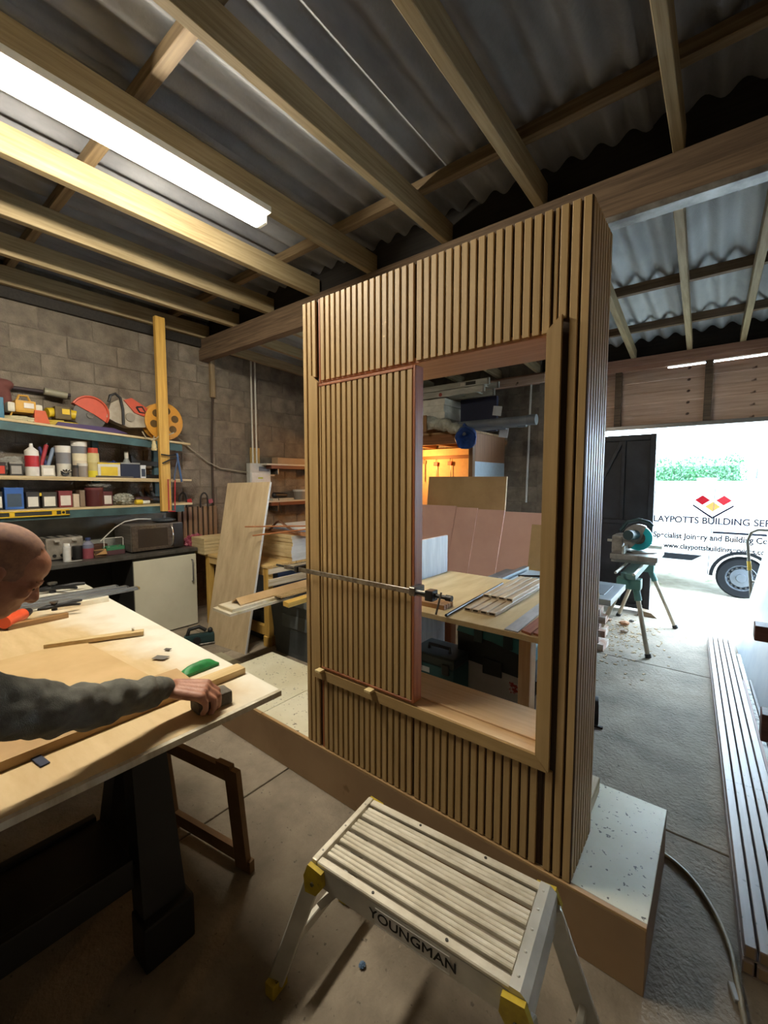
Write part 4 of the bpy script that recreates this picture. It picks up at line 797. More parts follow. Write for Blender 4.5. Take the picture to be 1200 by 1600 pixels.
B().bb(-4.42, -3.44, 2.462, 2.48, BZ-.10, BZ-.03, .002).build('front_rail', pw, bn); B().bb(-4.42, -3.44, 2.47, 2.52, .1, .19, .002).build('foot_rail', pwz, bn); B().bb(-3.44, -3.36, 2.45, 2.53, .0, .10, .003).build('foot_block', pwz, bn)
for i, (y, c, l) in enumerate(((2.66, '4f678f', 'blue crate under the bench nearest the front'), (3.2, '45597d', 'blue crate under the bench behind the first one'))):
    t_ = thing('crate', l, 'crate', (-3.75, y+.2, 0), 0, 'blue crates under the bench'); B().bb(-4.1, -3.47, y, y+.42, .31, .70, .012).build('body', plain(c, .5), t_); B().bb(-4.115, -3.455, y-.015, y+.435, .66, .70, .008).build('rim', plain(c, .4), t_); B().bb(-4.1, -3.47, y, y+.42, 0, .309, .012).build('lower_crate', plain('2e3036', .6), t_)
c = (-3.9, 2.6); B().bb(-4.3, -3.55, 2.55, 2.64, 0.0, .3, .01).build('tool_case', plain('25282b', .6), None, None, 'dark case in the shadow beneath the bench front', 'case')
# stack of thick cream boards
cream = mat('cream_board', 'c6b48c', .65, 0, 'b29e73', (5, 2, 5)); whit = mat('white_edge', 'd9d9d6', .5, 0, 'c5c5c2', (3, 3, 3))
z = BZ+.0005
for k in range(7):
    h = .038 if k < 6 else .03; dx_ = random.uniform(-.025, .02); dy = random.uniform(-.012, .012)
    t_ = thing('cream_board', ('lowest', 'second', 'third', 'fourth', 'fifth', 'sixth', 'topmost')[k]+(' of the thick cream boards stacked on the bench' if k in (0, 6) else ' thick cream board up from the bench in the stack'), 'board', (-3.9, 3.2, z), 0, 'cream boards stacked on the bench')
    B().bb(-4.45, -3.352+dx_, 2.76+dy, 3.9, z, z+h-.001, .002).build('core', cream, t_); B().bb(-3.3515+dx_, -3.345+dx_, 2.76+dy, 3.9, z, z+h-.001).build('white_edge', whit, t_); z += h
ZS = z
for k, (y0, h, c_, l) in enumerate(((2.82, .018, 'a5744f', 'reddish sheet lying on the cream board stack'), (2.95, .012, '7f8aa0', 'bluish grey sheet above the reddish sheet'), (3.0, .03, 'd8d6d2', 'white sheet topping the pile on the bench'))):
    B().bb(-4.0, -3.2-.05*k, y0, 3.9, z, z+h, .002).build('thin_sheet', plain(c_, .6), None, None, l, 'sheet'); z += h+.0005
b = B(); pr = [(-3.78, 0), (-3.72, .05), (-3.64, .105), (-3.60, .115), (-3.52, .075), (-3.42, .035), (-3.30, .012)]
for i in range(6): b.quad3([(pr[i][0], 2.78, ZS+.02+pr[i][1]), (pr[i+1][0], 2.78, ZS+.02+pr[i+1][1]), (pr[i+1][0], 2.815, ZS+.02+pr[i+1][1]), (pr[i][0], 2.815, ZS+.02+pr[i][1])], (0, 0, .006))
b.build('bent_offcut', plain('6b4a33', .7), None, None, 'curled brown offcut standing on the front of the board stack', 'offcut')
for i, (u0, v0, u1, v1, l) in enumerate(((383, 823, 479, 822, 'upper of two copper-coloured strips poking past the leaning board'), (395, 837, 479, 827, 'lower of two copper-coloured strips poking past the leaning board'))):
    p0, p1 = PY(u0, v0, 2.385-.02*i), PY(u1, v1, 2.56); d = (p1-p0)
    B().tube([p0, p0+d*.5, p1, p1+d*.3], .007, 6).build('copper_strip', wood('copper_strip', 'b5764c', '8f5632', 'x'), None, 40, l, 'strip')
# leaning oak-faced board
lb = B(); A = [V((-4.0, 2.165, 0)), V((-3.402, 2.215, 0)), V((-3.44, 2.56, 1.597)), V((-4.165, 2.555, 1.582))]
nrm = (A[1]-A[0]).cross(A[3]-A[0]).normalized(); nrm = nrm if nrm.y > 0 else -nrm
leanm = mat('oak_faced_board', 'c0ad8c', .6, 0, 'a89374', (14, 14, 1.3), 6, .35, .72, spots='7b6140', spotscale=6, spotlim=.70)
lt_ = thing('leaning_board', 'tall oak-faced board leaning against the bench with a white right edge', 'board', (-3.75, 2.3, 0))
lb.quad3(A, nrm*.018); lb.build('face_board', leanm, lt_)
eb = B(); e0, e1 = A[1], A[2]; ed = (A[1]-A[0]).normalized(); eb.quad3([e0+ed*.0005, e0+ed*.008, e1+ed*.008, e1+ed*.0005], nrm*.018); eb.build('white_edge', whit, lt_)
# slat sample panel leaning on the wall, pink bag, boards
ss = thing('slat_sample', 'short panel of brown slats leaning against the wall behind the pink bag', 'panel', (-5.12, 2.7, .87)); ya, yb = PX(277, 800, -5.12).y, PX(341, 800, -5.12).y
B().bb(-5.16, -5.145, ya, yb, BZ+.001, PX(300, 792, -5.12).z, .002).build('backing', plain('1c1714', .8), ss)
for k in range(8): yy_ = ya+(yb-ya)*(k+.08)/8; B().bb(-5.1445, -5.12, yy_, yy_+(yb-ya)/8*.66, BZ+.001, PX(300, 792, -5.12).z, .002).build('slat', wood('sample_slat', '8a6f54', '6b5440', 'z'), ss)
for i, (u, l) in enumerate(((286, 'black shackle hook with a red tag above the slat sample, left one'), (319, 'black shackle hook with a pink tag above the slat sample, right one'))):
    t_ = thing('shackle_hook', l, 'hook', PX(u, 795, -5.1), 0, 'shackle hooks'); pts = [PX(u+7*math.cos(R(a_))*.8, 781-11*math.sin(R(a_)), -5.1) for a_ in range(0, 181, 20)]
    B().tube([PX(u+5.6, 793, -5.1)]+pts+[PX(u-5.6, 793, -5.1)], .010, 8).build('shackle', blk, t_, 60); q = PX(u+10, 783, -5.09); B().box(q, (.01, .055, .05), (.2, 0, 0)).build('tag', plain('b3262b' if i == 0 else '9a4450', .5), t_)
c = PX(303, 845, -4.75); t_ = thing('pink_bag', 'crumpled pink plastic bag on the bench behind the microwave', 'bag', (c.x, c.y, BZ)); crumple(t_, 'film', (c.x, c.y, BZ+.10), (.08, .13, .11), mat('pink_film', '9a4a5c', .35, 0, '6f3040', (20, 20, 20)), amp=.06)
for k in range(5): B().bb(-4.70, -4.42, PX(322, 850, -4.42).y-.02, PX(322, 850, -4.42).y+.34, BZ+.001+k*.036, BZ+.035+k*.036, .002).build('short_board', cream, None, None, ('lowest', 'second', 'middle', 'fourth', 'topmost')[k]+' short cream board in the small pile beside the pink bag', 'board', 'short cream boards')
# fuse box with conduits
y0, y1 = PX(391, 740, -5.08).y, PX(423, 740, -5.08).y; z0, z1 = PX(405, 757, -5.08).z, PX(405, 724, -5.08).z
fb = thing('fuse_box', 'pale grey fuse box on the block wall under twin white conduits', 'fuse box', (-5.14, (y0+y1)/2, z0)); fg = plain('c3c5c0', .45)
B().bb(XL+.032, -5.08, y0, y1, z0, z1, .008).build('case', fg, fb); B().bb(-5.0795, -5.072, y0+.015, y1-.015, z0+.012, z0+.55*(z1-z0), .003).build('lower_cover', plain('d2d4cf', .4), fb); B().bb(-5.0795, -5.074, y0+.14, y1-.03, z1-.11, z1-.045, .002).build('switch_window', plain('5c6068', .3), fb); B().bb(-5.0715, -5.0705, y0+.12, y0+.20, z0+.08, z0+.1).build('sticker', plain('b5c23a', .5), fb)
B().bb(XL+.004, XL+.03, PX(390, 710, XL).y, PX(404, 710, XL).y, z0-.05, PX(397, 700, XL).z, .002).build('backing_batten', wood('backing_batten', 'b59a63', '93793f', 'z'), None, None, 'light timber batten on the wall behind the conduits', 'batten')
for u in (393.5, 399.5):
    q = PX(u, 640, -5.155); B().cyl((-5.155, q.y, z1+.001), (-5.155, q.y, 3.26), .012, n=10).build('conduit', plain('d3d1c6', .5), None, 40, ('left' if u < 396 else 'right')+' of the twin white conduits running up from the fuse box', 'conduit', 'wall conduits')
q0, q1 = PX(421, 732, -5.16), PX(428, 744, -5.16); B().bb(XL+.004, -5.14, q0.y, q1.y, q1.z, q0.z, .004).build('wall_socket', plain('c9c8c0', .4), None, None, 'small white socket on the wall right of the fuse box', 'socket')
q0, q1 = PX(333, 562, XL+.02), PX(333, 780, XL+.02); B().tube([(XL+.02, q0.y, 3.25), (XL+.022, q0.y-.03, 2.6), (XL+.02, q1.y, 2.0), (XL+.02, q1.y, .9)], .014, 8).build('wall_pipe', plain('3b2f27', .7), None, 60, 'dark brown pipe running down the wall left of the conduits', 'pipe')
q0 = PX(330, 585, XL+.06); B().bb(XL+.002, XL+.05, q0.y, q0.y+.06, q0.z-.28, q0.z+.2, .003).build('wall_block', wood('wall_block', '9b8768', '7c684a', 'z'), None, None, 'short timber block fixed to the wall beside the brown pipe', 'block')
B().tube([PX(u, v, XL+.05) for u, v in ((274, 680), (300, 703), (325, 722), (345, 732), (365, 735), (388, 738))], .008, 8).build('slack_cable', plain('9a9482', .6), None, 60, 'slack grey cable running from the shelves to the fuse box', 'cable')
# two wall shelves right of the fuse box
for i, (v, l) in enumerate(((724, 'upper wall shelf right of the fuse box'), (783, 'lower wall shelf right of the fuse box'))):
    q = PX(417, v, -4.95); s_ = thing('wall_shelf', l, 'shelf', (-5.05, q.y+.5, q.z-.03)); B().bb(XL+.002, -4.95, q.y, q.y+1.1, q.z-.022, q.z, .002).build('board', plain('c9c3b4', .5), s_); B().bb(XL+.002, -4.955, q.y+.08, q.y+1.1, q.z-.07, q.z-.0225, .002).build('front_rail', wood('shelf_rail', '7d4a36', '5d3222', 'y'), s_)
    for dy in (.2, .9): B().bb(XL+.002, -4.97, q.y+dy, q.y+dy+.02, q.z-.15, q.z-.071, .002).build('bracket', steel, s_)
qa, qb = PX(417, 724, -4.95), PX(417, 783, -4.95)
y_ = PX(434, 715, -4.98).y; B().bb(-5.12, -4.98, y_, y_+.6, qa.z+.001, qa.z+.09, .003).build('tan_plank', plain('a98d6d', .7), None, None, 'tan plank lying on the upper wall shelf', 'plank')
y_ = PX(424, 775, -5.0).y; t_ = thing('black_torch', 'black power tool with a dangling lead on the lower wall shelf', 'tool', (-5.04, y_+.15, qb.z)); B().bb(-5.1, -4.97, y_, y_+.38, qb.z+.001, qb.z+.03, .005).build('tray', plain('b9b6a8', .6), t_); B().cap((-5.03, y_+.08, qb.z+.075), (-5.03, y_+.27, qb.z+.07), .045, .035, 12).build('body', blk, t_, 60); B().tube([(-5.0, y_+.1, qb.z+.07), (-4.965, y_+.1, qb.z+.02), (-4.94, y_+.11, qb.z-.12), (-4.94, y_+.13, qb.z-.18)], .005, 6).build('lead', blk, t_, 60)
q = PX(470, 772, -5.04); t_ = thing('bucket', 'white tub with grey contents on the lower wall shelf', 'bucket', (-5.05, q.y, qb.z)); B().lathe([(0, .001), (.09, .001), (.105, .13), (.098, .13), (.085, .01), (0, .01)], (-5.05, q.y, qb.z), 22).build('body', plain('8d867c', .5), t_, 40); B().lathe([(.104, .12), (.112, .12), (.112, .15), (.104, .15)], (-5.05, q.y, qb.z), 22).build('rim', plain('c9c7bf', .5), t_, 40)
# grey bin, boards lying across it
bg = mat('grey_bin', '4b5052', .6, 0, '3c4143', (5, 5, 5)); gbn = thing('grey_bin', 'dark grey plastic bin standing behind the plinth with boards across it', 'bin', (-2.95, 2.65, 0))
b = B(); b.quad3([(-3.24, 2.45, 0), (-2.66, 2.45, 0), (-2.66, 2.86, 0), (-3.24, 2.86, 0)], (0, 0, .04)); b.bm.verts.ensure_lookup_table(); b.build('base', bg, gbn)
for pts, th in (([(-3.24, 2.45, .041), (-2.66, 2.45, .041), (-2.63, 2.42, .55), (-3.29, 2.42, .55)], (0, .012, 0)), ([(-3.24, 2.86, .041), (-2.66, 2.86, .041), (-2.63, 2.9, .55), (-3.29, 2.9, .55)], (0, -.012, 0)), ([(-3.24, 2.463, .041), (-3.24, 2.847, .041), (-3.29, 2.887, .55), (-3.29, 2.433, .55)], (.012, 0, 0)), ([(-2.66, 2.463, .041), (-2.66, 2.847, .041), (-2.63, 2.887, .55), (-2.63, 2.433, .55)], (-.012, 0, 0))): B().quad3(pts, th).build('side', bg, gbn)
B().bb(-3.31, -2.61, 2.40, 2.415, .50, .555, .004).build('rim', plain('5d6365', .5), gbn); B().bb(-3.12, -2.72, 2.425, 2.44, .28, .40, .003).build('front_panel', plain('565c5e', .5), gbn)
ZBN = .556
wb_ = mat('painted_board', 'd6cfbd', .6, 0, 'c0b08c', (3, 12, 3), 5)
for i, (dx_, y0, l) in enumerate(((0, 1.80, 'lower of two whitened boards lying across the grey bin'), (.03, 1.83, 'upper of two whitened boards lying across the grey bin'))):
    quadslab('whitened_board', [(-3.20+dx_, y0), (-2.935-dx_*.5, y0-.01), (-3.02-dx_*.5, 3.3), (-3.30+dx_, 3.3)], ZBN+.001+i*.024, ZBN+.0235+i*.024, wb_, None, label=l, cat='board', group='whitened boards across the bin')
b = B(); za = ZBN+.0495
for (a0, a1, c0, c1) in ((-3.12, -3.055, 0, .042), (-3.055, -2.99, .042, 0)): b.quad3([(a0, 1.92, za+c0), (a1, 1.92, za+c1), (a1-.09, 3.2, za+c1), (a0-.09, 3.2, za+c0)], (0, 0, .009))
b.build('angle_trim', mdfl, None, None, 'brown angled trim lying like a ridge on the whitened boards', 'trim')
t_ = thing('slat_offcut', 'slatted offcut lying on the boards beside the angled trim', 'offcut', (-3.0, 2.4, ZBN+.05))
for k in range(4): B().bb(-2.985+k*.026, -2.968+k*.026, 2.25, 2.9, ZBN+.056, ZBN+.07).build('slat', oak, t_)
B().bb(-2.99, -2.885, 2.25, 2.9, ZBN+.0495, ZBN+.0555).build('backing', plain('241a12', .8), t_)
q = PZ(446, 944, ZBN+.02); quadslab('yellow_timber', [(q.x-.03, q.y), (q.x+.055, q.y-.01), (q.x+.0, 3.2), (q.x-.09, 3.2)], ZBN+.001, ZBN+.04, wood('fresh_yellow_timber', 'd8b45e', 'bd9543', 'y'), None, label='fresh yellow timber length lying across the right of the bin', cat='timber')
quadslab('floor_sheet', [(-3.75, 1.62), (-2.81, 1.62), (-2.81, 2.06), (-3.6, 2.10)], .0005, .008, mat('grey_sheet', 'a8a289', .6, 0, '8f8970', (3, 3, 3)), None, label='grey-green sheet lying on the floor at the end of the plinth', cat='sheet')
# ============================================================ MIDDLE BAY SEEN THROUGH THE HATCH
T2Z = .852
t2 = thing('assembly_table', 'plywood topped table behind the partition holding cladding lengths', 'table', (-1.2, 2.5, 0)); ply2 = mat('birch_ply', 'd6c298', .55, 0, 'c2aa7c', (10, 2, 10), 6, rand=.03)
B().bb(-1.77, -.615, 2.035, 3.12, T2Z-.03, T2Z, .002).build('table_top', ply2, t2)
for x, y, m_ in ((-.74, 2.11, pine), (-1.72, 2.11, cedar), (-1.72, 3.06, cedar), (-.74, 3.06, pine)): B().bb(x-.03, x+.03, y-.04, y+.04, 0, T2Z-.031, .002).build('leg', wood('table_leg_pine', 'cda779', 'b0855a', 'z') if m_ is pine else cedar, t2)
# cladding lengths with hollow ribs
calm = mat('pale_composite', 'c9b79c', .5, 0, 'a8977e', (40, 3, 40)); 
def ribs(name, label, x0, y0, y1, z, n, pitch, wd, h, m, rz=0, ox=0, group=None, cat='cladding strip', endc='2b211a'):
    t_ = thing(name, label, cat, (x0, y0, z), rz, group)
    inst('backing', B().bb(0, (n-1)*pitch+wd, 0, y1-y0, 0, .004).mesh('backing', m), t_)
    me = B().bb(0, wd, 0, y1-y0, .0042, h, .002).mesh('rib', m)
    for k in range(n): inst('rib', me, t_, (k*pitch, 0, 0))
    mh = B().bb(.005, wd-.005, -.0008, 0, .008, h-.004).mesh('hollow_end', plain(endc, .8))
    for k in range(n): inst('hollow_end', mh, t_, (k*pitch, 0, 0))
    return t_
ribs('cladding_strip', 'lower ribbed cladding length lying on the plywood table', -1.145, 2.20, 3.1, T2Z+.001, 4, .05, .04, .022, calm, R(.5), group='cladding on the plywood table')
ribs('cladding_strip', 'upper ribbed cladding length set back on top of the lower one', -1.15, 2.46, 3.1, T2Z+.0235, 4, .05, .04, .022, calm, R(.5), group='cladding on the plywood table')
a, b_ = PZ(697, 962, T2Z+.01), PZ(785, 912, T2Z+.01); B().cyl((a.x, a.y, T2Z+.011), (b_.x, b_.y, T2Z+.011), .009, n=10).build('black_rod', plain('2a2a2c', .4), None, 40, 'thin black rod lying beside the cladding on the plywood table', 'rod')
quadslab('marbled_strip', [(-.835, 2.04), (-.765, 2.04), (-.80, 2.95), (-.86, 2.95)], T2Z+.001, T2Z+.006, mat('marbled_vinyl', 'c9cbd0', .4, 0, '9fa3ab', (18, 4, 18)), None, label='marbled white strip lying across the plywood table', cat='strip')
for i in range(2): quadslab('red_board', [(-.755+i*.06, 2.06+i*.0), (-.70+i*.06-.002, 2.04), (-.70+i*.06-.002, 2.75), (-.755+i*.06, 2.75)], T2Z+.001, T2Z+.013, wood('red_strip', 'b0704f', '8f5033', 'y'), None, label=('left' if i == 0 else 'right')+' of two reddish boards at the right end of the plywood table', cat='board', group='reddish boards')
t_ = thing('slat_offcut', 'short brown slat offcuts bundled under the clamp screw on the table', 'offcut', (-1.4, 2.25, T2Z))
for k in range(4): B().bb(-1.50, -1.24, 2.13+k*.028, 2.153+k*.028, T2Z+.001, T2Z+.03, .002).build('slat', wood('brown_offcut', '9d7347', '7d5732', 'x'), t_)
# green tool box and vacuum beneath
tbx = thing('tool_box', 'dark green plastic tool box with folding handle under the plywood table', 'tool box', (-1.42, 2.42, 0)); gt = plain('1c4a4e', .5)
B().bb(-1.61, -1.285, 2.335, 2.59, .0, .40, .012).build('body', gt, tbx); B().bb(-1.615, -1.28, 2.33, 2.595, .401, .47, .014).build('lid', plain('1c2a2c', .5), tbx)
B().tube([(-1.52, 2.42, .47), (-1.52, 2.42, .50), (-1.36, 2.42, .50), (-1.36, 2.42, .47)], .012, 8).build('handle', blk, tbx, 60); B().bb(-1.53, -1.465, 2.3335, 2.3345, .34, .375).build('white_label', plain('b9bcbc', .4), tbx)
for x in (-1.55, -1.34): B().bb(x-.025, x+.025, 2.32, 2.3345, .36, .43, .003).build('latch', blk, tbx)
vc = thing('workshop_vacuum', 'workshop vacuum with grey tank and dark teal head under the plywood table', 'vacuum', (-1.1, 2.7, 0)); vx0, vx1, vy0, vy1 = -1.36, -.835, 2.52, 2.95; tankm = plain('b9b0aa', .5)
b = B(); b.prism([(vx0-.03, .03), (vx1, .03), (vx1+.01, .38), (vx0, .42)], vy0+.02, vy1, 'xz'); b.build('tank', tankm, vc)
b = B(); b.prism([(vx0+.005, .421), (vx1+.005, .382), (vx1-.0, .52), (vx0+.25, .58), (vx0+.0, .60)], vy0, vy1, 'xz'); b.build('middle_band', plain('15191b', .5), vc)
b = B(); b.prism([(vx0, .601), (vx0+.25, .581), (vx1-.0, .521), (vx1-.005, .60), (vx1-.05, .70), (vx0+.03, .715)], vy0-.01, vy1, 'xz'); b.build('motor_head', plain('2a6a70', .45), vc)
for x in (vx0+.16, vx0+.36): B().bb(x-.03, x+.03, vy0-.022, vy0-.011, .56, .69, .004).build('switch_block', plain('10282b', .5), vc)
B().bb(vx0+.19, vx0+.32, vy0-.012, vy0-.0005, .36, .46, .004).build('catch', plain('1b1d1e', .5), vc)
B().bb(vx0+.36, vx0+.5, vy0+.018, vy0+.0195, .27, .34).build('warning_sticker', mat('warning_sticker', 'c9b9b4', .4, 0, 'a33a34', (60, 60, 60), 2, .45, .55), vc)
B().tube([(-1.50, 2.30, .06), (-1.42, 2.27, .16), (-1.25, 2.28, .20), (-1.0, 2.30, .19), (-.82, 2.30, .19), (-.70, 2.34, .12), (-.68, 2.42, .05), (-.80, 2.44, .03), (-.88, 2.40, .10), (-.86, 2.44, .30), (-.80, 2.50, .40)], .024, 12).build('hose', plain('2b2826', .55), vc, 60)
for x in (vx0+.03, vx1-.05):
    for y in (vy0+.08, vy1-.06): B().cyl((x-.012, y, .03), (x+.012, y, .03), .03, n=14).build('wheel', blk, vc, 40)
# white sheet standing left of the table; pink boards; plywood
B().bb(-1.84, -1.815, 2.55, 3.17, 0, 1.145, .002).build('white_sheet', mat('streaked_white_sheet', 'e2e5e9', .5, 0, 'c6cad0', (6, 30, 3), 6), None, None, 'streaky white sheet standing upright at the left end of the plywood table', 'sheet')
pink = mat('pink_board', 'cba599', .7, 0, 'bf998d', (2, 2, 2))
for i, (xa, xb, yo) in enumerate(((-3.25, -2.47, .0), (-2.468, -2.19, -.012), (-2.188, -1.86, -.02), (-1.858, -1.30, -.03))):
    b = B(); b.quad3([(xa-.06, 4.22+yo, 0), (xb-.066, 4.22+yo, 0), (xb-.006, 4.52+yo, 1.305-.012*i), (xa, 4.52+yo, 1.305-.012*i)], (0, .018, .0)); b.build('pink_board', pink, None, None, ('wide leftmost', 'narrow second', 'third', 'wide rightmost')[i]+' pinkish brown board leaning in the row behind the plywood table', 'board', 'pinkish boards leaning in a row')
b = B(); b.quad3([(-1.50, 4.06, 0), (-1.34, 4.06, 0), (-1.34, 4.26, 1.17), (-1.48, 4.26, 1.17)], (0, .012, 0)); b.build('tan_strip', plain('a5885c', .7), None, None, 'tan board offcut leaning at the right of the pinkish boards', 'board')
pl_ = thing('plywood_sheet', 'brown plywood sheet standing behind the pinkish boards', 'sheet', (-2.5, 4.72, 0)); b = B(); b.quad3([(-3.06, 4.63, 0), (-1.985, 4.63, 0), (-1.97, 4.78, 1.655), (-3.03, 4.78, 1.66)], (0, .018, 0)); b.build('face', mat('brown_ply', 'a58a60', .6, 0, '927750', (3, 9, 3), 5), pl_); b = B(); b.quad3([(-1.9845, 4.63, 0), (-1.978, 4.63, 0), (-1.963, 4.78, 1.655), (-1.9695, 4.78, 1.655)], (0, .018, 0)); b.build('pale_edge', plain('c9b48c', .6), pl_)
# store room with a loft, lit inside
sr = thing('store_room', 'timber store room with a loft and glowing interior in the far corner', 'store room', (-3.4, 5.5, 0)); sw = wood('store_ply', '9a7050', '7c553a', 'z', .6, .05)
LX, LY, LZ = -2.5, 4.97, 2.25
B().bb(LX-.06, LX, LY, LY+.07, 0, LZ-.1, .003).build('corner_post', wood('store_post', '7d6145', '5f4731', 'z'), sr)
B().bb(LX-.018, LX, LY+.071, YF-.02, 1.86, LZ-.03, .002).build('side_panel', sw, sr); B().bb(LX-.02, LX-.001, LY+.071, YF-.02, 0.0, 1.857, .002).build('blue_insulation', plain('b4c4d2', .6), sr, label='pale blue insulation sheet')
B().bb(XL, LX+.005, LY-.01, LY+.05, LZ-.16, LZ-.03, .003).build('front_beam', wood('store_beam', '8d5f38', '6a4324', 'x'), sr)
for k in range(6): B().bb(LX-.35-k*.42, LX-.305-k*.42, LY+.051, YF-.02, LZ-.13, LZ-.03, .002).build('loft_joist', wood('store_joist', 'a0703f', '7c5128', 'y'), sr)
for k in range(5): B().bb(XL, LX+.005, LY-.01+k*.205, LY+.19+k*.205, LZ-.029, LZ, .002).build('loft_board', wood('loft_board', 'a3845c', '7f6340', 'x'), sr)
B().bb(XL, LX-.07, YF-.05, YF-.025, 0, LZ-.14).build('back_board', plain('c9a678', .7), sr)
B().bb(XL, LX-.07, YF-.07, YF-.051, 1.95, 2.0, .002).build('tool_rail', wood('tool_rail', '8f5a30', '6a3f1e', 'x'), sr)
for i, (u, v, c_, l) in enumerate(((663, 722, '7a6a4a', 'saw with thin blade hanging on the store room wall, leftmost'), (681, 725, 'a8372a', 'red handled tool hanging in the middle of the store room wall'), (703, 724, 'b04a30', 'orange handled tool hanging right on the store room wall'))):
    q = PY(u, v, YF-.08); t_ = thing('hanging_tool', l, 'tool', (q.x, q.y, q.z-.3), 0, 'tools on the store room wall'); B().box((q.x, q.y, q.z), (.07, .03, .06), (0, .1, 0), .006).build('handle', plain(c_, .5), t_); B().bb(q.x+.01, q.x+.022, q.y-.003, q.y+.003, q.z-.32, q.z-.03).build('blade', steel, t_); B().cyl((q.x, q.y, q.z+.03), (q.x, q.y+.01, 1.955), .004, n=6).build('cord', blk, t_)
lb_ = thing('store_lamp', 'warm bulb hanging under the store room loft', 'lamp', (-3.75, 5.5, 1.95)); B().sph((-3.75, 5.5, 1.98), (.035, .035, .045), 16).build('bulb', mat('warm_bulb', (1, .45, .12), .4, emit=60), lb_, 60); B().cyl((-3.75, 5.5, 2.02), (-3.75, 5.5, LZ-.03), .008, n=8).build('cord', blk, lb_)
L_ = bpy.data.lights.new('store_lamp_light', 'POINT'); L_.energy = 15; L_.color = (1, .5, .16); L_.shadow_soft_size = .06; lo = bpy.data.objects.new('store_lamp_light', L_); COL.objects.link(lo); lo.parent = lb_; lo.location = (0, 0, -.04)
# things on the loft
alud = mat('dull_aluminium', 'c3c4bb', .5, .3, '9c9d94', (3, 12, 12))
la = thing('aluminium_ladder', 'folded aluminium ladder lying on the pile in the loft', 'ladder', (-2.8, 5.05, 2.63)); Z0 = 2.70
for k, y in enumerate((4.93, 5.22)):
    B().bb(-4.4, -2.36, y-.012, y+.012, Z0, Z0+.075, .004).build('stile', alud, la); B().bb(-4.4, -2.30, y-.011, y+.013, Z0+.085, Z0+.155, .004).build('stile', alud, la)
    B().bb(-2.359, -2.33, y-.016, y+.016, Z0-.004, Z0+.08, .006).build('foot_cap', plain('8a8b86', .6), la); B().bb(-2.299, -2.27, y-.016, y+.016, Z0+.08, Z0+.16, .006).build('foot_cap', plain('8a8b86', .6), la)
for k in range(8): B().cyl((-2.5-k*.25, 4.942, Z0+.04), (-2.5-k*.25, 5.208, Z0+.04), .015, n=10).build('rung', alud, la, 40); B().cyl((-2.42-k*.25, 4.942, Z0+.12), (-2.42-k*.25, 5.208, Z0+.12), .015, n=10).build('rung', alud, la, 40)
B().bb(-2.66, -2.60, 4.9165, 4.9175, Z0+.10, Z0+.14).build('pale_label', plain('cfcec4', .5), la); B().bb(-2.585, -2.45, 4.9165, 4.9175, Z0+.10, Z0+.14).build('dark_label', plain('2b2a26', .5), la); B().cyl((-2.95, 4.9165, Z0+.03), (-2.95, 4.915, Z0+.03), .025, n=14).build('red_sticker', plain('8a3a33', .5), la)
wbm = mat('white_packs', 'dddcd2', .6, 0, 'c0bfb4', (8, 8, 8))
z = LZ+.09
for k in range(4): B().bb(-4.2, -2.90+.015*(k % 2), 4.92, 5.55, z, z+.085, .003).build('white_pack', wbm, None, None, ('lowest', 'second', 'third', 'topmost')[k]+' white board pack piled in the loft under the ladder', 'board pack', 'white packs in the loft'); z += .086
for k in range(2): B().bb(-4.0, -2.98, 5.0, 5.5, LZ+.001+k*.0445, LZ+.044+k*.0445, .003).build('loft_bearer', sw, None, None, ('lower', 'upper')[k]+' brown board carrying the white packs in the loft', 'board', 'loft bearers')
B().bb(-2.85, -2.33, 5.28, 5.34, LZ+.001, LZ+.45, .004).build('ladder_support', plain('1b2140', .6), None, None, 'dark navy panel standing at the back of the loft', 'panel')
q0, q1 = PY(655, 645, 4.9), PY(725, 680, 4.9)
pbn = thing('polythene_bundle', 'bundle wrapped in grey polythene drooping over the loft edge', 'bundle', (-3.0, 4.85, LZ-.05)); pm = mat('grey_polythene', 'b3b6ac', .25, 0, '7d8077', (7, 7, 7), 5)
b = B()
for x_, z_, r_ in ((-3.6, 2.36, .09), (-3.35, 2.38, .10), (-3.1, 2.37, .095), (-2.88, 2.33, .085), (-2.70, 2.27, .07), (-2.62, 2.22, .05)): b.sph((x_, 4.86, z_), (r_*1.7, .08, r_), 14)
def crink(me, o):
    nr = [v_.normal.copy() for v_ in me.vertices]
    for v_, n_ in zip(me.vertices, nr): v_.co += n_*(.016*noise.noise(v_.co*14)+.008*noise.noise(v_.co*33))
remesh(b, 'wrapping', pm, pbn, .014, 1, crink); B().bb(-3.12, -3.07, 4.765, 4.785, 2.25, 2.46, .004).build('tape', plain('8f6d45', .5), pbn)
bb_ = thing('blue_bag', 'open blue plastic bag hanging from the end of the grey bundle', 'bag', (-2.5, 4.82, 2.02)); b = B()
n = 18; cB = V((-2.52, 4.82, 2.14)); axis = V((.35, -.9, -.25)).normalized(); ua = axis.orthogonal().normalized(); va = axis.cross(ua); rings = []
for t_, r_ in ((-.15, .06), (-.08, .125), (0, .14), (.07, .13), (.02, .09), (-.05, .06), (-.09, .0)):
    rings.append([b.bm.verts.new(cB+axis*t_+(ua*math.cos(2*PI*j/n)+va*math.sin(2*PI*j/n))*r_*(1+.05*math.sin(j*1.7+t_*20)+.04*math.sin(j*.7))) for j in range(n)])
for A_, Q_ in zip(rings, rings[1:]):
    for j in range(n): b.bm.faces.new((A_[j], A_[(j+1) % n], Q_[(j+1) % n], Q_[j]))
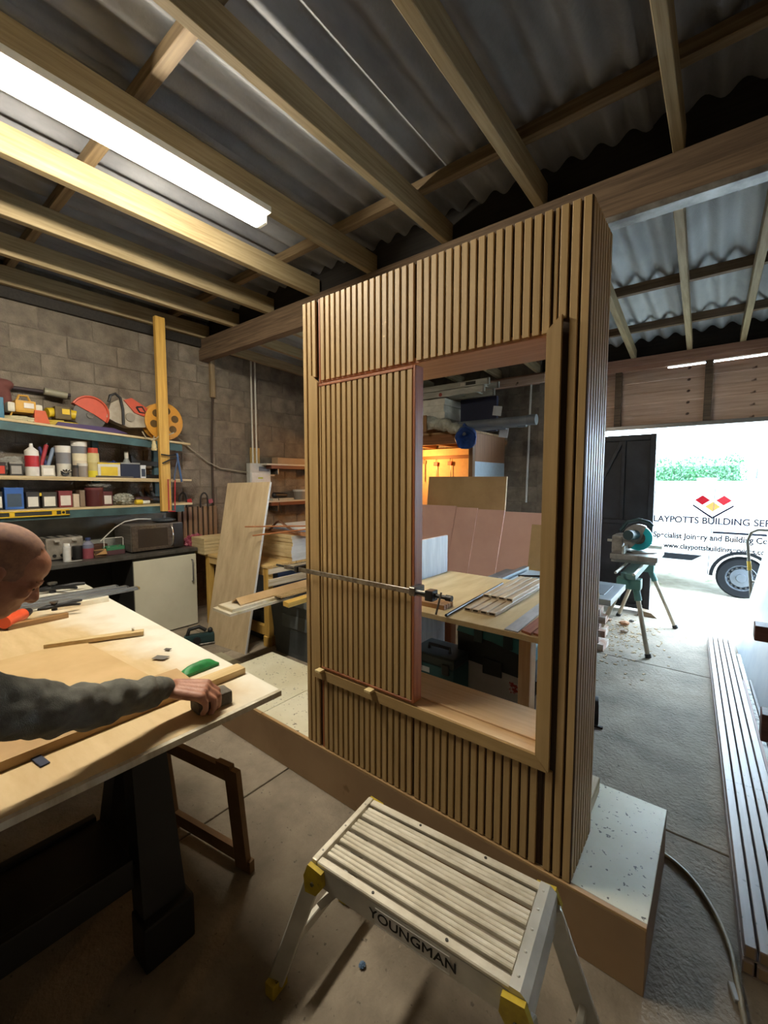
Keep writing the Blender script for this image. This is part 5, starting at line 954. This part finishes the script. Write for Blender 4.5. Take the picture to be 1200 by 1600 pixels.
b.build('film', mat('blue_film', '2c4a8a', .4, 0, '1f3566', (14, 14, 14)), bb_, 50); B().tube([cB+V((0, .02, .12)), cB+V((-.05, .05, .17)), cB+V((-.1, .08, .12))], .02, 8).build('knot', plain('2c4a8a', .4), bb_, 60)
gp = mat('grey_pipe', '6b7076', .5, 0, '555a60', (4, 4, 4))
for i, (y, z, r_, x1, l) in enumerate(((4.95, LZ+.056, .055, -1.70, 'thick grey plastic pipe poking out furthest from the loft'), (5.08, LZ+.046, .045, -1.86, 'slimmer grey pipe lying behind the thick one'), (5.18, LZ+.13, .05, -2.15, 'short grey pipe lying highest on the loft boards'))):
    if i == 2: z = LZ+.0505
    t_ = thing('grey_pipe', l, 'pipe', (-2.3, y, LZ), 0, 'grey pipes in the loft'); B().cyl((-2.86, y, z), (x1, y, z), r_, n=18).build('barrel', gp, t_, 40); B().cyl((x1-.10, y, z), (x1+.002, y, z), r_*1.12, n=18).build('collar', plain('565b60', .5), t_, 40)
for i, (u, v, l) in enumerate(((777, 642, 'white card leaning above the grey pipes in the loft'), (787, 676, 'torn white card tucked below the grey pipes'))):
    q = PY(u, v, 5.25 if i == 0 else 5.22); z_ = q.z-.07
    B().box((q.x, q.y, max(q.z, LZ+.061) if i == 0 else q.z), (.11, .01, .12), (.1, .15, .2)).build('white_card', plain('c3c4c4', .6), None, None, l, 'card')
q0, q1 = PY(830.7, 581, YF-.03), PY(822, 785, YF-.03); B().cyl((q0.x, YF-.03, q0.z-.05), (q1.x, YF-.03, q1.z), .014, n=10).build('white_rod', plain('d3d3cf', .4), None, 40, 'thin white plastic rod fixed upright on the far block pillar', 'rod')
q = PX(780, 592, -2.3); B().bb(-3.1, -1.93, YF-.11, YF-.04, 2.93, 3.04, .003).build('wall_plate_timber', clad, None, None, 'reddish timber plate high on the far block wall', 'timber')
# grey saw table
sv = thing('saw_table', 'grey steel saw table beyond the plywood table', 'saw table', (-1.1, 3.7, 0)); svm = mat('pale_steel_top', '8d979e', .4, .35, '7a848b', (5, 5, 5))
B().bb(-1.62, -.59, 3.37, 3.97, .705, .75, .004).build('top', svm, sv); B().bb(-1.35, -1.0, 3.45, 3.9, .2, .704, .01).build('cabinet', plain('3a5560', .5), sv)
for x in (-1.55, -1.0):
    for y in (3.43, 3.91): B().bb(x-.02, x+.02, y-.02, y+.02, 0, .704, .003).build('leg', plain('2f3236', .5), sv)
B().bb(-.80, -.66, 3.5, 3.84, .7505, .754).build('insert_plate', plain('6d767c', .4, .3), sv); B().bb(-1.45, -1.40, 3.36, 3.98, .751, .80, .004).build('fence', plain('9aa6ae', .35, .6), sv)
for i in range(2): quadslab('pale_sheet', [(-1.58+i*.12, 3.42), (-1.42+i*.12-.005, 3.42), (-1.3+i*.12-.005, 3.95), (-1.46+i*.12, 3.95)] if False else [(-1.38+i*.17, 3.44), (-1.22+i*.17, 3.44), (-1.22+i*.17, 3.95), (-1.38+i*.17, 3.95)], .7515, .772, plain('a9bac6' if i == 0 else '8ea4b5', .4), None, label=('left' if i == 0 else 'right')+' of two pale blue-grey sheets lying on the saw table', cat='sheet', group='pale sheets on the saw table')
t_ = thing('guide_clamp', 'black guide clamp lying on the pale sheets', 'clamp', (-1.2, 3.7, .773)); B().cyl((-1.36, 3.6, .782), (-1.08, 3.78, .782), .008, n=8).build('bar', blk, t_, 40); B().box((-1.12, 3.76, .80), (.05, .07, .05), (0, 0, .5), .006).build('head', blk, t_)
# ============================================================ STEP PLATFORM IN FRONT
HUZ = .485
hu = thing('step_platform', 'aluminium folding step platform with ribbed top and yellow corners in the foreground', 'step platform', (-.611, .978, 0), R(5.2))
al = mat('step_aluminium', 'e6e0d0', .48, .3, 'c4bca8', (9, 14, 9), 6, bump=.03); alp = mat('step_frame_aluminium', 'cbc8be', .45, .35, 'b0ada2', (6, 6, 6), 4)
yp = mat('yellow_plastic', 'c4aa26', .5, 0, 'a38b1c', (20, 20, 20), spots='4a3f14', spotscale=60, spotlim=.68)
HL, HW = .3135, .149
def hb(name, m, *a, **k): return inst(name, B().bb(*a, bev=k.get('bev', .0015)).mesh(name, m), k.get('par', hu))
yy_ = -HW+.030; 
rib = B(); rib.prism([(-.0075, 0), (.0075, 0), (.0068, .005), (.004, .0075), (-.004, .0075), (-.0068, .005)], -HL+.028, HL-.04, 'yz'); rib_me = rib.mesh('rib', al)
W_ = 2*HW-.06
for g in range(4):
    w0 = -HW+.03+g*W_/4; wd = W_/4-.014
    pk = inst('tread_plank', B().bb(-HL+.026, HL-.038, w0+.007, w0+.007+wd, HUZ-.014, HUZ-.0075).mesh('tread_plank', al), hu)
    for r in range(3): o = inst('rib', rib_me, pk, (0, w0+.007+wd*(r+.5)/3, HUZ-.0075))
for s_ in (-1, 1):
    y = s_*(HW-.0125); hb('side_rail', al, -HL+.02, HL-.03, y-.0125, y+.0125, HUZ-.012, HUZ, bev=.003); hb('side_skirt', alp, -HL+.02, HL-.03, s_*HW-.002*(1 if s_ > 0 else -1)-.0015, s_*HW-.002*(1 if s_ > 0 else -1)+.0015, HUZ-.075, HUZ-.0125)
    for x in (-.1, .12): inst('bolt', B().cyl((x, y, HUZ), (x, y, HUZ+.002), .004, n=10).mesh('bolt', plain('3d3a34', .5)), hu)
hb('end_cap', al, -HL, -HL+.019, -HW, HW, HUZ-.03, HUZ+.002, bev=.005)
e = B(); e.prism([(HL-.037, HUZ-.012), (HL-.037, HUZ+.003), (HL-.012, HUZ+.003), (HL+.006, HUZ-.012), (HL+.012, HUZ-.075), (HL, HUZ-.075), (HL-.004, HUZ-.02)], -HW, HW, 'xz'); inst('end_cap', e.mesh('end_cap', alp), hu)
for k in range(5): inst('rivet', B().sph((HL-.024, -HW+.03+k*.06, HUZ+.003), (.004, .004, .0025), 8).mesh('rivet', alp, 60), hu)
for k in range(3): inst('rivet', B().sph((-HL+.01, -HW+.04+k*.11, HUZ+.002), (.0035, .0035, .002), 8).mesh('rivet', alp, 60), hu)
for sx in (-1, 1):
    for sy in (-1, 1):
        x0 = sx*(HL+.002); y0 = sy*(HW-.005)
        pf = V((sx*(HL+.13), sy*(HW+.03), .03)); pt_ = V((sx*(HL-.005), sy*(HW-.012), HUZ-.05)); d = pt_-pf; q = d.to_track_quat('Z', 'Y').to_matrix().to_4x4()
        me = B(); me.box((pf+pt_)/2, (.022, .052, d.length), M.Rotation(0, 4, 'Z') @ q, .003); lg = inst('leg', me.mesh('leg', alp), hu)
        inst('foot', B().box((pf.x, pf.y, .0225), (.036, .062, .045), (0, 0, 0), .005).mesh('foot', yp), lg)
        br = B(); br.prism([(x0-sx*.0, HUZ-.008), (x0-sx*.052, HUZ-.014), (x0-sx*.056, HUZ-.055), (x0-sx*.03, HUZ-.092), (x0+sx*.012, HUZ-.10), (x0+sx*.018, HUZ-.05)], sy*(HW+.001), sy*(HW+.016), 'xz'); bo = inst('corner_bracket', br.mesh('corner_bracket', yp), hu)
        inst('bolt', B().cyl((x0-sx*.018, sy*(HW+.016), HUZ-.06), (x0-sx*.018, sy*(HW+.020), HUZ-.06), .006, n=10).mesh('bolt', plain('4a4530', .5)), bo)
    a0, a1 = V((sx*(HL+.08), -HW-.005, .17)), V((sx*(HL+.08), HW+.005, .17)); inst('brace', B().box((a0+a1)/2, (.02, (a1-a0).length, .035), bev=.003).mesh('brace', alp), hu)
    inst('fold_stay', B().box((sx*(HL-.04), -HW+.03, HUZ-.13), (.13, .004, .022), (0, sx*.9, 0)).mesh('fold_stay', alp), hu)
lab = hb('maker_label', plain('cfcdc6', .5), -.085, .135, -HW-.0016, -HW-.0006, HUZ-.068, HUZ-.022)
lm = inst('lettering', text_mesh('YOUNGMAN', .037, plain('08080a', .6), .0003, 1.0), lab, (.025, -HW-.0021, HUZ-.044), (PI/2, 0, 0), (1.18, 1, 1))
for dx_, dz_ in ((.0011, 0), (.0006, .0009)): inst('lettering', lm.data, lab, lm.location+V((dx_, -.0001, dz_)), (PI/2, 0, 0), (1.18, 1, 1))
c = PZ(566, 1511, 0); t_ = thing('blue_scrap', 'small crumpled blue scrap on the floor under the step', 'scrap', (c.x, c.y, 0)); crumple(t_, 'paper', (c.x, c.y, .008), (.011, .013, .009), plain('5a7796', .7), amp=.08)
# ============================================================ RIGHT SIDE
comp = mat('slat_cladding', '97867c', .42, 0, '7d6d63', (30, 2, 30), 5, spots='5d524c', spotscale=30, spotlim=.69)
ang = math.atan2(.169, 3.44)
for i in range(2):
    ribs('cladding_strip', ('lower', 'upper')[i]+' long ribbed cladding board lying on the floor by the white sheet', .122+.004*i, 1.735+.01*i, 5.20, .001+i*.047, 5, .0375, .031, .046, comp, ang, group='cladding boards on the floor', cat='cladding board', endc='9a8262')
rz = V((-math.sin(ang), math.cos(ang), 0)); rx = V((math.cos(ang), math.sin(ang), 0)); o0 = V((.122, 1.735, 0))
for i, (off, wd, h, y0, y1, m_, l) in enumerate(((.188, .014, .085, .35, 2.45, wood('red_strip2', '8a5c4c', '6a4236', 'y'), 'thin reddish strip on edge beside the ribbed cladding'), (.206, .028, .04, .2, 3.2, mat('chipped_paint', 'd3d1c6', .6, 0, '8f8a7e', (30, 30, 30), 4, .5, .62), 'plank with chipped white paint beside the cladding'), (.236, .014, .06, .1, 2.55, wood('grey_strip', '5c5450', '453e3a', 'y'), 'dark grey strip along the foot of the white sheet'))):
    p0 = o0+rx*off+rz*y0; p1 = o0+rx*off+rz*y1; b = B(); b.quad3([p0, p0+rx*wd, p1+rx*wd, p1], (0, 0, h)); b.build('timber_strip', m_, None, None, l, 'strip')
wsm = mat('hazy_white_sheet', 'cfd9e2', .35, 0, 'b2c3d2', (2.5, 2.5, 2.5), 5, .4, .7)
s0, s1 = V((.172, 5.33, .005)), V((.172, 5.33, .005))+V((.064, -1, 0)).normalized()*2.75
b = B(); b.quad3([s0, s1, s1+V((.39, 0, 2.4)), s0+V((.42, 0, 2.4))], (.02, 0, 0)); b.build('white_sheet', wsm, None, None, 'big hazy white sheet leaning to the right beside the doorway', 'sheet')
q = PY(1190, 985, 2.35); q2 = PY(1195, 1130, 2.2); rk = thing('timber_rack', 'dark red timber rack arms poking in at the right edge of the view', 'rack', (.6, 2.3, 0)); rt = wood('dark_red_timber', '6b4440', '4d2f2b', 'x')
sx_ = lambda y, z: .172+(5.33-y)*.0485+.42*z/2.4+.02
B().bb(.70, .775, 2.2, 2.28, 0, 1.7, .003).build('post', rt, rk)
qa = PY(1178, 985, 2.24); B().bb(qa.x, .699, 2.2, 2.28, qa.z-.03, qa.z+.03, .003).build('arm', rt, rk)
qb_ = PY(1188, 1130, 2.24); B().bb(qb_.x, .699, 2.2, 2.28, qb_.z-.055, qb_.z+.055, .003).build('arm', rt, rk)
# sack truck handle beyond the sheet
st = thing('sack_truck', 'sack truck with a grey looped handle standing behind the white sheet', 'sack truck', (.35, 5.62, 0)); hm = mat('grey_tube', '7a766c', .4, .5)
B().tube([(.31, 5.56, .12), (.26, 5.6, .65), (.225, 5.62, 1.0), (.25, 5.62, 1.09), (.30, 5.62, 1.12), (.40, 5.62, 1.12), (.50, 5.62, 1.09), (.525, 5.62, 1.0), (.56, 5.6, .65), (.61, 5.56, .12)], .014, 10).build('frame', hm, st, 60)
for z in (.35, .6): B().cyl((.29-.05*(z-.35), 5.585, z), (.585-.05*(z-.35), 5.585, z), .012, n=10).build('cross_bar', hm, st, 40)
B().cyl((.254, 5.603, .71), (.245, 5.61, .80), .017, n=10).build('yellow_grip', plain('c2a02c', .5), st, 40)
B().bb(.32, .60, 5.40, 5.56, .02, .03).build('toe_plate', hm, st)
for x in (.345, .575): B().cyl((x-.02, 5.62, .12), (x+.02, 5.62, .12), .12, n=24).build('wheel', blk, st, 40)
# hose on the floor
def smooth_pts(P, n=8):
    out = []
    P = [P[0]]+list(P)+[P[-1]]
    for i in range(1, len(P)-2):
        for k in range(n):
            t_ = k/n; a_, b2, c_, d_ = P[i-1], P[i], P[i+1], P[i+2]
            out.append(.5*((2*b2)+(c_-a_)*t_+(2*a_-5*b2+4*c_-d_)*t_*t_+(3*b2-a_-3*c_+d_)*t_**3))
    return out+[P[-2]]
hpx = [PZ(u, v, .009) for u, v in ((1000, 1318), (1038, 1335), (1080, 1372), (1115, 1423), (1140, 1480), (1153, 1540), (1164, 1600), (1180, 1700))]
B().tube(smooth_pts(hpx), .0085, 10).build('air_hose', mat('hose_rubber', '8f8268', .45, 0, '6f654f', (8, 8, 8)), None, 60, 'thin tan hose curving over the floor from behind the plinth', 'hose')
for i, (u, v, r_, l) in enumerate(((1113, 1023, .3, 'upper of two dark splinters on the floor by the cladding'), (1118, 1032, .3, 'lower of two dark splinters on the floor by the cladding'))):
    c = PZ(u, v, 0); B().box((c.x, c.y, .004), (.05, .012, .008), (0, 0, -.6), .001).build('splinter', plain('3b352f', .8), None, None, l, 'splinter', 'splinters')
c = PZ(1147, 1550, .01); B().box((c.x, c.y, .008), (.016, .055, .014), (0, .1, .3), .002).build('grey_offcut', plain('8f8d88', .6), None, None, 'small grey offcut on the floor next to the hose', 'offcut')
c = PZ(935, 1137, .0); B().box((c.x, c.y, .006), (.05, .02, .012), (0, 0, .1), .001).build('dark_offcut', plain('3a3836', .7), None, None, 'small dark offcut on the floor behind the plinth', 'offcut')
B().bb(-.40, -.365, 1.78, 2.0, .2325, .30, .003).build('pale_offcut', wood('pale_offcut', 'd3c6a8', 'b3a27c', 'y'), None, None, 'pale timber offcut on the plinth behind the partition end', 'offcut')
# mitre saw on its stand
ms = thing('saw_stand', 'folding mitre saw stand with pale splayed legs and teal brackets', 'saw stand', (-.65, 5.0, 0)); gtm = plain('4f7d76', .45); lgm = plain('b5ab98', .4, .3)
SA, SB_ = V((-.64, 4.50, .70)), V((-.64, 5.46, .70))
B().bb(-.70, -.58, 4.42, 5.54, .70, .76, .006).build('main_beam', plain('5b7f79', .45), ms)
for y in (4.50, 5.46): B().box((-.64, y, .655), (.20, .12, .10), bev=.015).build('hinge_bracket', gtm, ms)
for A_, F_ in ((SA+V((.06, -.02, -.08)), V((-.456, 4.446, .0))), (SB_+V((.06, .02, -.08)), V((-.326, 5.535, 0))), (SB_+V((-.06, .02, -.08)), V((-.903, 5.641, 0))), (SA+V((-.06, -.02, -.08)), V((-.93, 4.50, 0)))):
    d = F_-A_; e_ = A_+d*.94; l_ = B().cyl(A_, e_, .02, n=12).build('leg', lgm, ms, 40); B().cyl(e_, F_+V((0, 0, .004)), .026, n=12).build('rubber_foot', blk, l_, 40); B().cyl(A_, A_+d*.18, .03, n=12).build('leg_sleeve', gtm, l_, 40)
for x in (-.71, -.57): B().cyl((x, 4.22, .79), (x, 5.75, .79), .012, n=10).build('extension_rail', alud, ms, 40)
B().bb(-.78, -.50, 5.70, 5.76, .77, .87, .004).build('end_support', alud, ms)
for y in (4.75, 5.15): B().bb(-.84, -.46, y-.025, y+.025, .803, .835, .004).build('mounting_bar', alud, ms)
SZ = .836; mc = V((-.64, 4.95, SZ)); sg = mat('dusty_saw_metal', '98948d', .5, .4, '736f69', (12, 12, 12)); stl_ = plain('1b3a3e', .5)
mt_ = thing('mitre_saw', 'mitre saw with a bright cyan blade guard mounted on the stand', 'mitre saw', mc)
B().box(mc+V((0, 0, .03)), (.40, .60, .055), bev=.01).build('table', sg, mt_); B().cyl(mc+V((.02, 0, .058)), mc+V((.02, 0, .07)), .15, n=32).build('turntable', sg, mt_, 40)
B().bb(mc.x-.10, mc.x-.08, mc.y-.28, mc.y-.06, SZ+.058, SZ+.13, .003).build('fence', alud, mt_); B().bb(mc.x-.10, mc.x-.08, mc.y+.06, mc.y+.28, SZ+.058, SZ+.13, .003).build('fence', alud, mt_)
bc = PX(997, 843, -.62); bc = V((-.64, 4.93, bc.z)); B().box(mc+V((-.18, 0, .12)), (.10, .14, .18), bev=.02).build('rear_arm_base', sg, mt_)
B().cap(mc+V((-.18, 0, .18)), bc+V((-.03, 0, .0)), .05, .055, 14).build('arm', sg, mt_, 60)
B().cyl(bc-V((0, .004, 0)), bc+V((0, .004, 0)), .108, n=40).build('blade', steel, mt_, 40)
gdn = B(); pts = [(.125*math.cos(R(a_)), .125*math.sin(R(a_))) for a_ in range(-120, 71, 10)]+[(.065*math.cos(R(a_)), .065*math.sin(R(a_))) for a_ in range(70, -121, -10)]
gdn.prism(pts, -.022, .022, 'xz', bc); gdn.build('lower_guard', mat('cyan_guard', '18b6bd', .35, 0, '12a0a8', (4, 4, 4)), mt_)
gdn = B(); pts = [(.135*math.cos(R(a_)), .135*math.sin(R(a_))) for a_ in range(60, 241, 10)]+[(.02, -.02)]; gdn.prism(pts, -.028, .028, 'xz', bc); gdn.build('upper_guard', sg, mt_)
B().cyl(bc+V((-.03, -.03, .03)), bc+V((-.06, -.20, .04)), .052, .048, 20).build('motor', stl_, mt_, 40)
B().tube([bc+V((-.16, 0, .06)), bc+V((-.1, 0, .15)), bc+V((.0, 0, .185)), bc+V((.09, 0, .16)), bc+V((.12, 0, .12))], .017, 10).build('handle', stl_, mt_, 60)
B().cyl(mc+V((-.28, .0, .15)), mc+V((-.1, .0, .15)), .014, n=10).build('slide_rail', alud, mt_, 40)
# brickwork pile and rubble behind the partition
brk = mat('old_brick', 'a98471', .9, 0, 'c9bfb4', (9, 9, 9), 5, .4, .6, .4, 60, .12); bme = B().box((0, 0, .0325), (.1, .21, .063), bev=.004).mesh('brick_block', brk)
bp = PZ(958, 990, 0); rr = random.Random(3); n = 0
for lay in range(6):
    for k in range(3):
        o = bpy.data.objects.new('brick', bme); COL.objects.link(o); o.location = (-1.07+k*.108-(.05 if lay % 2 else 0), 4.45+rr.uniform(-.01, .01), lay*.0655+.0005); o.rotation_euler = (0, 0, rr.uniform(-.05, .05))
        tag(o, ('loose', 'second', 'third', 'fourth', 'fifth', 'top')[lay]+' course of the small brick pile by the saw stand, '+('left', 'middle', 'right')[k]+' brick', 'brick', 'bricks piled by the saw stand')
        if lay == 0: o['label'] = 'bottom course of the small brick pile by the saw stand, '+('left', 'middle', 'right')[k]+' brick'
for i, (u, v, sx_2, c_, l) in enumerate(((976, 977, .10, 'a5795a', 'broken tan brick piece on the floor left of the stand leg'), (951, 970, .06, '9a7a62', 'small tan rubble piece beside the brick pile'), (987, 972, .05, '4a443e', 'dark chip on the floor behind the stand leg'), (975, 989, .07, '8f8072', 'flat tan splinter on the floor near the stand leg'))):
    c = PZ(u, v, 0); b = B(); t = bmesh.new(); bmesh.ops.create_icosphere(t, subdivisions=1, radius=1)
    for v_ in t.verts: v_.co = V((v_.co.x*sx_2*.6*(1+.3*noise.noise(v_.co*3+V((i, 0, 0)))), v_.co.y*sx_2*.5, max(-.9, v_.co.z)*sx_2*.28+.25*sx_2))+V((c.x, c.y, .002))
    b._add(t); b.build('rubble', mat('rub_'+c_, c_, .9, 0, None, (20, 20, 20)), None, None, l, 'rubble', 'rubble on the floor')
wd_ = mat('sawdust', 'b79f7c', .95, 0, '8f7a5c', (40, 40, 40)); b = B(); rr = random.Random(5)
for k in range(420):
    x_, y_ = rr.gauss(-.78, .22), rr.gauss(4.85, .5)
    if y_ > 5.9 or x_ < -1.3 or x_ > -.2: continue
    s_ = rr.uniform(.004, .016); b.box((x_, y_, s_*.2), (s_*1.8, s_, s_*.35), (0, 0, rr.uniform(0, 3)))
tag(b.build('floor_debris', wd_), 'pale sawdust and wood chips scattered on the floor under the saw', 'debris', None, 'stuff')
whl = thing('castor_wheel', 'black wheel peeping out low behind the partition edge', 'wheel', (-.60, 3.0, 0)); cW = PY(931, 1046, 3.0); B().cyl((cW.x-.02, 3.0, .09), (cW.x+.02, 3.01, .09), .09, n=28).build('tyre', blk, whl, 40); B().cyl((cW.x-.024, 3.0, .09), (cW.x+.024, 3.01, .09), .05, n=20).build('hub', plain('8a8f92', .4, .5), whl, 40)
c = PZ(934, 1000, .0); t_ = thing('dark_bag', 'crumpled black bag on the floor below the saw table', 'bag', (c.x-.05, c.y, 0)); crumple(t_, 'film', (c.x-.06, c.y, .075), (.1, .12, .08), plain('26282b', .5), amp=.06)
c = PZ(1022, 956, 0); b = B(); b.prism([(c.x-.14, 0), (c.x+.06, 0), (c.x+.0, .05), (c.x-.13, .07)], 5.80, 5.92, 'xz'); b.build('door_wedge', wood('wedge_wood', '7d6b55', '5c4c3a', 'x'), None, None, 'worn timber wedge on the floor at the foot of the dark door', 'wedge')
# ============================================================ OUTSIDE: VAN AND HEDGE
VY = 7.6; vn = thing('van', 'white works van with lettering parked outside the doorway', 'van', (.2, VY+.8, 0)); vw = mat('van_white', 'd9dde0', .25, 0, 'ccd2d6', (1, 1, 1), coat=.3); vg = plain('15171a', .9, spec=.1)
WX, WZ, WR_ = .265, .28, .285
b = B(); prof = [(-2.9, .26)]+[(WX-.33*math.cos(R(a_)), .26+.345*math.sin(R(a_))) for a_ in range(0, 181, 12)]+[(1.7, .26), (1.78, .5), (1.72, 1.0), (1.55, 1.3), (1.3, 1.50), (1.0, 1.57), (-2.85, 1.57), (-2.95, 1.3)]
b.prism(prof, VY, VY+1.7, 'xz'); bo = b.build('body', vw, vn)
b = B(); b.prism([(-2.85, 1.5705), (1.0, 1.5705), (.9, 1.60), (-2.8, 1.60)], VY+.06, VY+1.64, 'xz'); b.build('roof', vw, vn)
b = B(); arc = [(WX-.36*math.cos(R(a_)), .26+.375*math.sin(R(a_))) for a_ in range(0, 181, 10)]+[(WX-.315*math.cos(R(a_)), .26+.33*math.sin(R(a_))) for a_ in range(180, -1, -10)]
b.prism(arc, VY-.012, VY+.02, 'xz'); b.build('wheel_arch', plain('0c0d0f', .9, spec=.1), vn)
def wheel(x):
    o = B().lathe([(.18, -.10), (.26, -.10), (WR_, -.06), (WR_, .06), (.26, .10), (.18, .10), (.18, -.10)], (x, VY+.13, WR_-.028), 40, (PI/2, 0, 0), False).build('tyre', plain('141517', .9, spec=.1), vn, 40)
    B().lathe([(0, .03), (.17, .03), (.185, .095), (.172, .10), (.15, .05), (.125, .085), (.06, .09), (.055, .105), (0, .105)], (x, VY+.13, WR_-.028), 40, (PI/2, 0, 0)).build('wheel_rim', plain('3e4349', .4, .2), o, 40)
    for k in range(16): a_ = 2*PI*k/16; B().cyl((x+.145*math.cos(a_), VY+.045, WR_-.028+.145*math.sin(a_)), (x+.145*math.cos(a_), VY+.08, WR_-.028+.145*math.sin(a_)), .014, n=8).build('rim_slot', plain('08090a', .6), o)
wheel(WX); wheel(-2.15)
b = B(); b.prism([(-1.9, .45), (-.30, .45), (-.18, .535), (-1.9, .535)], VY-.018, VY-.0005, 'xz'); b.build('rub_strip', vg, vn)
B().bb(-2.9, WX-.37, VY-.01, VY+.02, .235, .262, .003).build('sill_trim', plain('a08e86', .5), vn)
B().bb(-.075, .50, VY-.016, VY-.0005, .865, .893, .002).build('slide_track', plain('0c0d14', .9, spec=.1), vn)
for x in (-.115, -.83): b = B(); b.prism([(x, .27), (x+.008, .27), (x+.045, 1.50), (x+.037, 1.50)], VY-.0025, VY-.0003, 'xz'); b.build('door_seam', plain('2a2b2d', .6), vn)
B().bb(-.93, -.84, VY-.03, VY-.0005, .90, .93, .004).build('door_handle', plain('4a4d52', .5), vn)
def vtext(txt, u, v, w_px, col, size, sp=1.0):
    q = PY(u, v, VY); o = inst('lettering', text_mesh(txt, size, plain(col, 1, spec=0), .0008, sp, 0, .003), vn, q-V(vn.location)-V((0, .0018, 0)), (PI/2, 0, 0)); me = o.data; wx = max(v_.co.x for v_ in me.vertices)-min(v_.co.x for v_ in me.vertices)
    tgt = abs(PY(u+w_px/2, v, VY).x-PY(u-w_px/2, v, VY).x); o.scale = (tgt/wx, 1, 1); return o
vtext('CLAYPOTTS BUILDING SERVICES', 1122, 815, 240, '17161c', .13)
vtext('Specialist Joinery and Building Contractors', 1130, 842, 236, '0a0a0d', .115)
vtext('www.claypottsbuildingservices.co.uk', 1119, 858, 176, '08080a', .105)
lg = PY(1112, 785, VY); lgc = V((lg.x, 0, lg.z))
def dia(name, cx, cz, s, col):
    b = B(); b.prism([(cx-s, cz), (cx, cz-s*.8), (cx+s, cz), (cx, cz+s*.8)], VY-.0024, VY-.0004, 'xz'); b.build(name, plain(col, 1, spec=0), vn)
dia('logo_diamond', lg.x-.105, lg.z+.03, .088, '5a0d12'); dia('logo_diamond', lg.x+.135, lg.z+.03, .088, '64181c'); dia('logo_diamond', lg.x+.015, lg.z-.06, .088, '8a5a2e')
b = B(); b.prism([(lg.x-.215, lg.z-.03), (lg.x+.015, lg.z-.205), (lg.x+.245, lg.z-.03), (lg.x+.245, lg.z-.055), (lg.x+.015, lg.z-.235), (lg.x-.215, lg.z-.055)], VY-.0024, VY-.0004, 'xz'); b.build('logo_chevron', plain('0a080e', 1, spec=0), vn)
mr_ = PY(1180, 750, VY+.1); t_ = B(); t_.box((mr_.x, VY+.2, 1.625), (.16, .05, .03), bev=.005); t_.build('roof_fitting', plain('55585c', .5), vn); t_ = B(); t_.prism([(mr_.x-.0, 1.64), (mr_.x+.03, 1.64), (mr_.x+.03, 1.78), (mr_.x+.015, 1.78)], VY+.19, VY+.21, 'xz'); t_.build('aerial_fin', plain('3a3d42', .5), vn)
B().cap((-.28, VY+.25, 1.625), (-.08, VY+.25, 1.625), .022, .022, 10).build('roof_bar_end', plain('7d7f80', .4), vn, 60)
# hedge behind the van
hg = thing('hedge', 'leafy green hedge behind the van', 'hedge', (-1.2, 12, 0)); rr = random.Random(9); lf = mat('hedge_leaf', '2f6a3a', .5, 0, '174226', (3, 3, 3), rand=.2)
B().bb(-4.6, .30, 12.05, 12.6, 0, 1.95, .1).build('dark_core', plain('2c4a30', .9), hg)
b = B()
for k in range(5200):
    x_ = rr.uniform(-2.2, .40); z_ = rr.uniform(1.0, 2.14+.06*math.sin(x_*9)); y_ = 12.05-rr.uniform(0, .22)+(.25 if z_ > 2.0 else 0); s_ = rr.uniform(.02, .042); c = V((x_, y_, z_)); e_ = Euler((rr.uniform(-1, 1), rr.uniform(-3, 3), rr.uniform(-1, 1))).to_matrix()
    vs = [b.bm.verts.new(c+e_ @ V(p_)) for p_ in ((-s_, 0, 0), (0, s_*.15, s_*.55), (s_, 0, 0), (0, s_*.15, -s_*.55))]; b.bm.faces.new(vs)
tag(b.build('foliage', lf, hg), kind='stuff')
